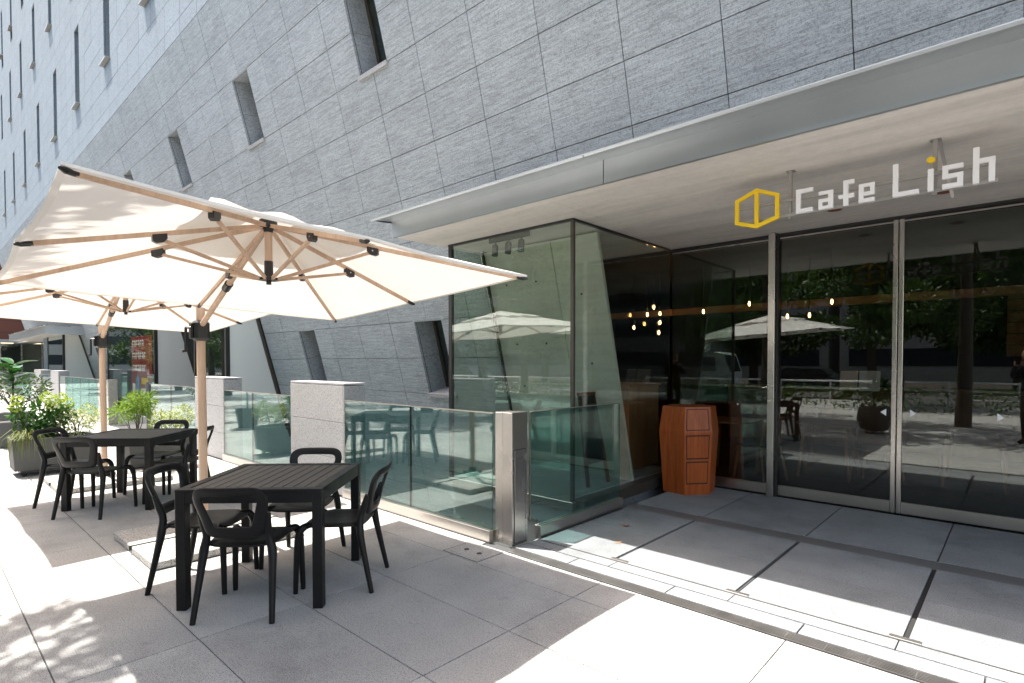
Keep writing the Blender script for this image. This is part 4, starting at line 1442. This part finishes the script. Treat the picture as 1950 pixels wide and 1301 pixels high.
# fallen leaves on the entrance floor
def fallen(label, x, y, s, deg, mat, curl):
    t = thing('fallen_leaf', label, 'leaf', (x, y, 0.003), R(deg), group='fallen leaves on the entrance paving')
    V, F = [], []
    out = [(-.5, 0), (-.25, .2), (0, .16), (.2, .26), (.5, 0), (.2, -.24), (0, -.15), (-.25, -.2)]
    for (a, b) in out:
        V.append((a * s, b * s, curl * s * (abs(a) + abs(b)) ** 2))
    V.append((0, 0, 0.001))
    F = [(k, (k + 1) % 8, 8) for k in range(8)]
    MB().add(V, F).build('blade', mat, t)
    MB().tube([(-.5 * s, 0, curl * s * .25), (-.75 * s, .05 * s, curl * s * .3)], .0015, 5).build('stalk', mat, t)
fallen('curled dark brown fallen leaf in the canopy shade', -2.71, 4.36, .085, 20, 'leaf_brown', .8)
fallen('tan fallen leaf lying in the sun', -2.507, 3.93, .075, 70, 'leaf_tan', .25)
fallen('tiny brown leaf scrap right of the curled leaf', -2.60, 4.47, .03, 120, 'leaf_brown', .3)
fallen('small dark leaf scrap farthest back near the metal strip', -2.90, 4.70, .04, 10, 'grey_box', .2)

# ------------------------------------------------------------------ street trees and traffic, seen as shade and reflections
def make_crown(seed, n, size):
    rng = random.Random(seed)
    cs = []
    for _ in range(26):
        a = rng.uniform(0, 6.28); rr = rng.uniform(.2, 2.5); z = rng.uniform(-1.6, 2.2)
        cs.append(((rr * math.cos(a), rr * math.sin(a), z), (rng.uniform(.6, 1.1), rng.uniform(.6, 1.1), rng.uniform(.35, .7))))
    return leaves(shrub_points(rng, n, cs, .3), size, rng, droop=.5, aspect=2.0).mesh('crown', 'leaf_tree'), cs
crown_a, ca = make_crown(1, 11000, .21)
crown_b, cb = make_crown(2, 7000, .20)
def tree(label, x, y, h, s, me, cs, deg):
    t = thing('street_tree', label, 'tree', (x, y, -0.1), R(deg), group='street trees across the terrace')
    m = MB().tube([(0, 0, 0), (.04, .02, h * .4), (0, .05, h * .75), (.02, 0, h + .5)], [.17 * s, .13 * s, .10 * s, .03], 10)
    for k, (c, r_) in enumerate(cs[:9]):
        m.tube([(0, 0, h * .62 + .05 * k), (c[0] * s * .5, c[1] * s * .5, h + c[2] * s * .4 - .3), (c[0] * s, c[1] * s, h + c[2] * s)], [.05 * s, .035 * s, .012], 6)
    m.build('trunk', 'bark', t, True)
    o = link('crown', me, t, (0, 0, h))
    o.scale = (s, s, s)
tree('leafy street tree shading the terrace left of the camera', -5.35, -2.95, 6.4, 1.05, crown_a, ca, 20)
tree('leafy tree behind the camera beside the sidewalk', 2.6, -11.4, 5.6, 1.2, crown_b, cb, 80)
tree('second sidewalk tree, seen mirrored in the doors', -3.4, -11.4, 5.2, 1.25, crown_a, ca, 200)
tree('third sidewalk tree, seen mirrored in the bay', -11.5, -11.4, 5.4, 1.2, crown_b, cb, 140)
tree('fourth sidewalk tree, mirrored at the bay front', -18.5, -11.4, 5.4, 1.25, crown_a, ca, 300)
for k, (x, s) in enumerate(((8, 1.9), (0, 2.0), (-7, 1.8), (-15, 2.0), (-23, 2.1), (-32, 2.0), (-42, 2.1))):
    tree(('first', 'second', 'third', 'fourth', 'fifth', 'sixth', 'seventh')[k] + ' park tree across the road, counted from the right', x, -27.0 - (k % 2) * 2, 6.2, s, crown_a if k % 2 else crown_b, ca if k % 2 else cb, 47 * k)
tree('leafy street tree shading the terrace right of the camera', -1.0, -3.4, 6.6, 1.0, crown_b, cb, 10)
for k, (x, y, s_) in enumerate(((-48, -13, 1.9), (-57, -15, 1.9), (-66, -13, 2.0), (-78, -16, 2.2), (-92, -14, 2.4))):
    tree(('nearest', 'second', 'third', 'fourth', 'farthest')[k] + ' avenue tree far down the street to the left', x, y, 5.5, s_, crown_a if k % 2 else crown_b, ca if k % 2 else cb, 61 * k)
tree('leafy street tree shading the far left terrace', -13.6, -4.0, 6.2, 1.1, crown_a, ca, 110)
tree('leafy street tree farther left along the terrace', -20.5, -3.6, 6.2, 1.15, crown_b, cb, 250)
eb = thing('end_building', 'dark office block closing the street far to the left', 'building', (-125, -20, 0))
MB().box((-12, -45, -0.5), (0, 24, 30)).build('wall', 'facade_far', eb)
for f in range(8):
    quick_box('window_band', (0.001, -44, 1.2 + f * 3.5), (0.05, 23, 2.9 + f * 3.5), 'car_paint', eb)
for k, x in enumerate((-27.5, -34.5, -41.5)):  # unseen trees added to cut ground bounce onto the inclined wall
    tree(('nearer', 'middle', 'farther')[k] + ' of three unseen street trees added to shade the distant terrace', x, -3.3, 6.0, 1.15, crown_a if k % 2 else crown_b, ca if k % 2 else cb, 83 * k)
hg = thing('clipped_hedge', 'long low hedge along the sidewalk, seen mirrored in the glass', 'hedge', (-8, -7.4, 0))
rng = random.Random(21)
pts = []
for _ in range(5200):
    p = np.array((rng.uniform(-14, 12), rng.uniform(-.35, .35), rng.uniform(.0, .75)))
    pts.append((p, (rng.gauss(0, .5), rng.gauss(0, .7), .5)))
leaves(pts, .12, rng, aspect=2.0).build('foliage', 'leaf_dark', hg, kind='stuff')
rl = thing('guard_rail', 'white pipe guard rail along the kerb, seen mirrored in the doors', 'guard rail', (-8, -12.7, 0))
for z in (.45, .75):
    MB().tube([(-22, 0, z), (16, 0, z)], .035, 8).build('pipe', 'white_paint', rl)
for k in range(20):
    MB().tube([(-22 + 2 * k, 0, -.1), (-22 + 2 * k, 0, .80)], .04, 8).build('stanchion', 'white_paint', rl)
tk = thing('box_truck', 'white box truck on the road, seen mirrored in the cafe glass', 'truck', (-14.5, -17.0, -0.18))
MB().box((-4.6, -1.05, .85), (0.9, 1.05, 3.15), .04).build('cargo_box', 'truck_white', tk)
MB().prism([(1.0, -0.0), (1.0, 1.75), (2.05 - .0, 1.60), (2.35, 1.0), (2.75, .85), (2.8, 0.1)][::-1], 2, -1, 1).mesh
def zx(poly, y0, y1, nm, mat, par):
    V = [(x, y0, z) for x, z in poly] + [(x, y1, z) for x, z in poly]
    n = len(poly)
    F = [tuple(range(n)), tuple(range(2 * n - 1, n - 1, -1))] + [(k, n + k, n + (k + 1) % n, (k + 1) % n) for k in range(n)]
    return MB().add(V, F).build(nm, mat, par)
cab = zx([(1.0, .45), (2.75, .45), (2.8, 1.15), (2.45, 2.15), (1.9, 2.3), (1.0, 2.3)], -.95, .95, 'cab', 'truck_white', tk)
zx([(1.25, 1.25), (2.1, 1.25), (2.0, 2.0), (1.25, 2.0)], .951, .97, 'side_window', 'car_paint', cab)
zx([(2.786, 1.22), (2.80, 1.22), (2.49, 2.1), (2.476, 2.1)], -.8, .8, 'windscreen', 'car_paint', cab)
MB().box((-4.5, -.5, .5), (1.0, .5, .84)).build('chassis', 'rubber', tk)
for x in (-3.2, 1.9):
    for y in (-.85, .85):
        w = MB().tube([(x, y - .12, .42), (x, y + .12, .42)], .42, 20).build('wheel', 'rubber', tk)
        MB().tube([(x, y - .125, .42), (x, y + .125, .42)], .22, 14).build('rim', 'steel', w)
def car(label, x, y, mat):
    c = thing('parked_car', label, 'car', (x, y, -0.18))
    body = zx([(-2.1, .35), (2.1, .35), (2.15, .7), (1.2, .95), (.6, 1.42), (-.9, 1.45), (-1.7, 1.0), (-2.15, .9)], -.85, .85, 'body', mat, c)
    zx([(-1.4, .98), (1.0, .98), (.52, 1.36), (-.85, 1.38)], .851, .87, 'side_window', 'chalk_black', body)
    for xx in (-1.3, 1.3):
        for yy in (-.75, .75):
            w = MB().tube([(xx, yy - .11, .32), (xx, yy + .11, .32)], .32, 18).build('wheel', 'rubber', c)
            MB().tube([(xx, yy - .115, .32), (xx, yy + .115, .32)], .19, 12).build('rim', 'steel', w)
car('dark car on the road right of the truck, seen mirrored', -7.5, -15.6, 'car_paint')
car('dark car farther left on the road, seen mirrored in the bay', -27, -15.6, 'car_paint')
for k, (x, w, h) in enumerate(((-55, 26, 13), (-26, 24, 16), (0, 26, 12), (28, 24, 15))):
    t = thing('opposite_building', ('leftmost', 'second', 'third', 'rightmost')[k] + ' plain office block across the road, opposite the terrace', 'building', (x, -46, 0))
    MB().box((-w / 2, -8, -0.5), (w / 2, 0, h)).build('wall', 'facade_far', t)
    for f in range(int(h // 3.5)):
        quick_box('window_band', (-w / 2 + .8, 0.001, 1.2 + f * 3.5), (w / 2 - .8, 0.05, 2.8 + f * 3.5), 'car_paint', t)

rpn = thing('round_planter', 'dark round planter left of the camera, seen mirrored in the doors', 'planter', (-2.35, -0.75, 0))
MB().tube([(0, 0, .06), (0, 0, .10), (0, 0, .3), (0, 0, .5), (0, 0, .56)], [.20, .27, .34, .31, .27], 24).build('bowl', 'grey_box', rpn, True)
for a in range(4):
    MB().tube([(.15 * math.cos(a * 1.57) - .015, .15 * math.sin(a * 1.57), .03), (.15 * math.cos(a * 1.57) + .015, .15 * math.sin(a * 1.57), .03)], .03, 10).build('castor', 'rubber', rpn)
rng = random.Random(31)
leaves(shrub_points(rng, 700, [((0, 0, .75), (.32, .32, .25)), ((.1, 0, .95), (.2, .2, .2))], .3), .08, rng, aspect=2.2).build('foliage', 'leaf_dark', rpn, kind='stuff')

# the photographer, seen only as a faint mirror image in the doors
plain('dark_cloth', (0.02, 0.02, 0.022), 0.85)
plain('skin', (0.42, 0.24, 0.16), 0.5, var=0.06)
plain('hair', (0.012, 0.010, 0.009), 0.5)
def skinned(name, pts, edges, rad, mat, parent, root=0, sub=2):
    me = bpy.data.meshes.new(name)
    me.from_pydata(pts, edges, [])
    o = link(name, me, parent)
    mod = o.modifiers.new('skin', 'SKIN')
    sd = me.skin_vertices[0].data if me.skin_vertices else None
    if sd is None:
        bpy.context.view_layer.objects.active = o
        me.attributes
    for i, r_ in enumerate(rad):
        sd[i].radius = r_ if hasattr(r_, '__len__') else (r_, r_)
        sd[i].use_root = i == root
    mod.use_smooth_shade = True
    ss = o.modifiers.new('sub', 'SUBSURF')
    ss.levels = ss.render_levels = sub
    me.materials.append(MATS[mat])
    return o
try:
    pe = thing('person', 'person in dark clothes holding a camera to the face, mirrored in the doors', 'person', (0.16, -0.46, 0), R(41))
    P = [(0, 0, .95), (0, .0, 1.15), (0, .0, 1.35), (0, .01, 1.46), (0, .04, 1.56), (0, .06, 1.66), (0, .05, 1.74),
         (-.17, 0, 1.42), (-.27, .10, 1.22), (-.10, .24, 1.46), (.17, 0, 1.42), (.27, .10, 1.22), (.10, .24, 1.46),
         (-.10, 0, .88), (-.12, .02, .50), (-.13, -.02, .08), (-.13, .12, .04), (.10, 0, .88), (.12, .02, .50), (.13, -.02, .08), (.13, .12, .04)]
    E_ = [(0, 1), (1, 2), (2, 3), (3, 4), (4, 5), (5, 6), (2, 7), (7, 8), (8, 9), (2, 10), (10, 11), (11, 12), (0, 13), (13, 14), (14, 15), (15, 16), (0, 17), (17, 18), (18, 19), (19, 20)]
    rad = [(.16, .11), (.15, .10), (.17, .11), .055, .065, (.085, .10), (.06, .075), .065, .05, .036, .065, .05, .036, .09, .06, .045, .04, .09, .06, .045, .04]
    body = skinned('body', P, E_, rad, 'dark_cloth', pe)
    MB().tube([(0, .06, 1.54), (0, .07, 1.60), (0, .075, 1.68), (0, .07, 1.74)], [.05, .088, .092, .07], 16, flat=1.15).build('face', 'skin', body, True)
    MB().tube([(0, .03, 1.58), (0, .02, 1.66), (0, .03, 1.76), (0, .05, 1.80)], [.075, .10, .095, .04], 16, flat=1.1).build('hair', 'hair', body, True)
    for sx in (-1, 1):
        hm = MB()
        for q in range(4):
            hm.tube([(sx * .10, .24, 1.47 + .018 * q), (sx * .075, .285, 1.475 + .018 * q), (sx * .05, .295, 1.475 + .018 * q)], [.011, .010, .008], 8)
        hm.tube([(sx * .10, .23, 1.47), (sx * .065, .24, 1.455), (sx * .04, .25, 1.46)], [.012, .011, .008], 8)
        hm.build('hand', 'skin', body, True)
except Exception as ex:
    print('person skipped', ex)

# ------------------------------------------------------------------ furniture dimly visible inside the cafe
def cafe_table(label, x, y):
    t = thing('cafe_table', label, 'table', (x, y, 0), group='tables inside the cafe')
    MB().box((-.35, -.35, .70), (.35, .35, .73), .004).build('top', 'counter_wood', t)
    for a in (-1, 1):
        for b in (-1, 1):
            MB().tube([(a * .30, b * .30, 0), (a * .24, b * .24, .70)], [.018, .024], 8).build('leg', 'counter_wood', t)
def cafe_chair(label, x, y, deg):
    t = thing('cafe_chair', label, 'chair', (x, y, 0), R(deg), group='wooden chairs inside the cafe')
    MB().box((-.22, -.21, .43), (.22, .21, .46), .01).build('seat', 'grey_box', t)
    MB().box((-.20, -.23, .60), (.20, -.20, .82), .01).build('backrest', 'counter_wood', t)
    for a in (-1, 1):
        MB().tube([(a * .22, .22, 0), (a * .18, .17, .43)], [.014, .019], 8).build('leg', 'counter_wood', t)
        MB().tube([(a * .22, -.26, 0), (a * .18, -.17, .43), (a * .18, -.21, .80)], [.014, .018, .014], 8).build('leg', 'counter_wood', t)
cafe_table('wooden cafe table behind the orange stand', -3.0, 7.5)
cafe_table('wooden cafe table behind the left sliding door', -1.9, 8.1)
cafe_table('wooden cafe table behind the right sliding door', -0.4, 8.6)
cafe_chair('wooden chair inside behind the orange stand', -2.55, 7.35, 70)
cafe_chair('wooden chair inside left of the door table', -2.45, 8.3, -80)
cafe_chair('wooden chair inside right of the door table', -1.35, 8.0, 80)
cafe_chair('wooden chair inside at the far right table', -0.95, 8.7, -85)
ms = thing('menu_stand', 'white open menu pages on a stand inside the left sliding door', 'menu stand', (-1.65, 8.5, 0))
MB().tube([(0, 0, 0), (0, 0, 1.15)], .015, 8).build('pole', 'dark_frame', ms)
for a in (-1, 1):
    V, F = box_vf((min(0.01 * a, a * .24), -.004, 1.13), (max(0.01 * a, a * .24), .004, 1.40))
    MB().add([(x, y + abs(x) * .35 - (z - 1.13) * -.25, z) for x, y, z in V], F).build('page', 'sign_white', ms)
bc = thing('back_counter', 'long wooden service counter at the back of the cafe', 'counter', (-1.5, 11.5, 0))
MB().box((-3, -.35, 0), (4, .35, 1.02), .01).build('body', 'counter_wood', bc)
MB().box((-3.05, -.4, 1.021), (4.05, .4, 1.06), .005).build('top', 'beam_wood', bc)
wp = thing('wood_wall_panel', 'orange wooden wall panel at the right inside the cafe', 'wall panel', (0.55, 10.2, 1.6))
for k in range(6):
    MB().box((-.7, -.02, k * .16), (.7, .02, k * .16 + .15), .004).build('board', 'beam_wood', wp)
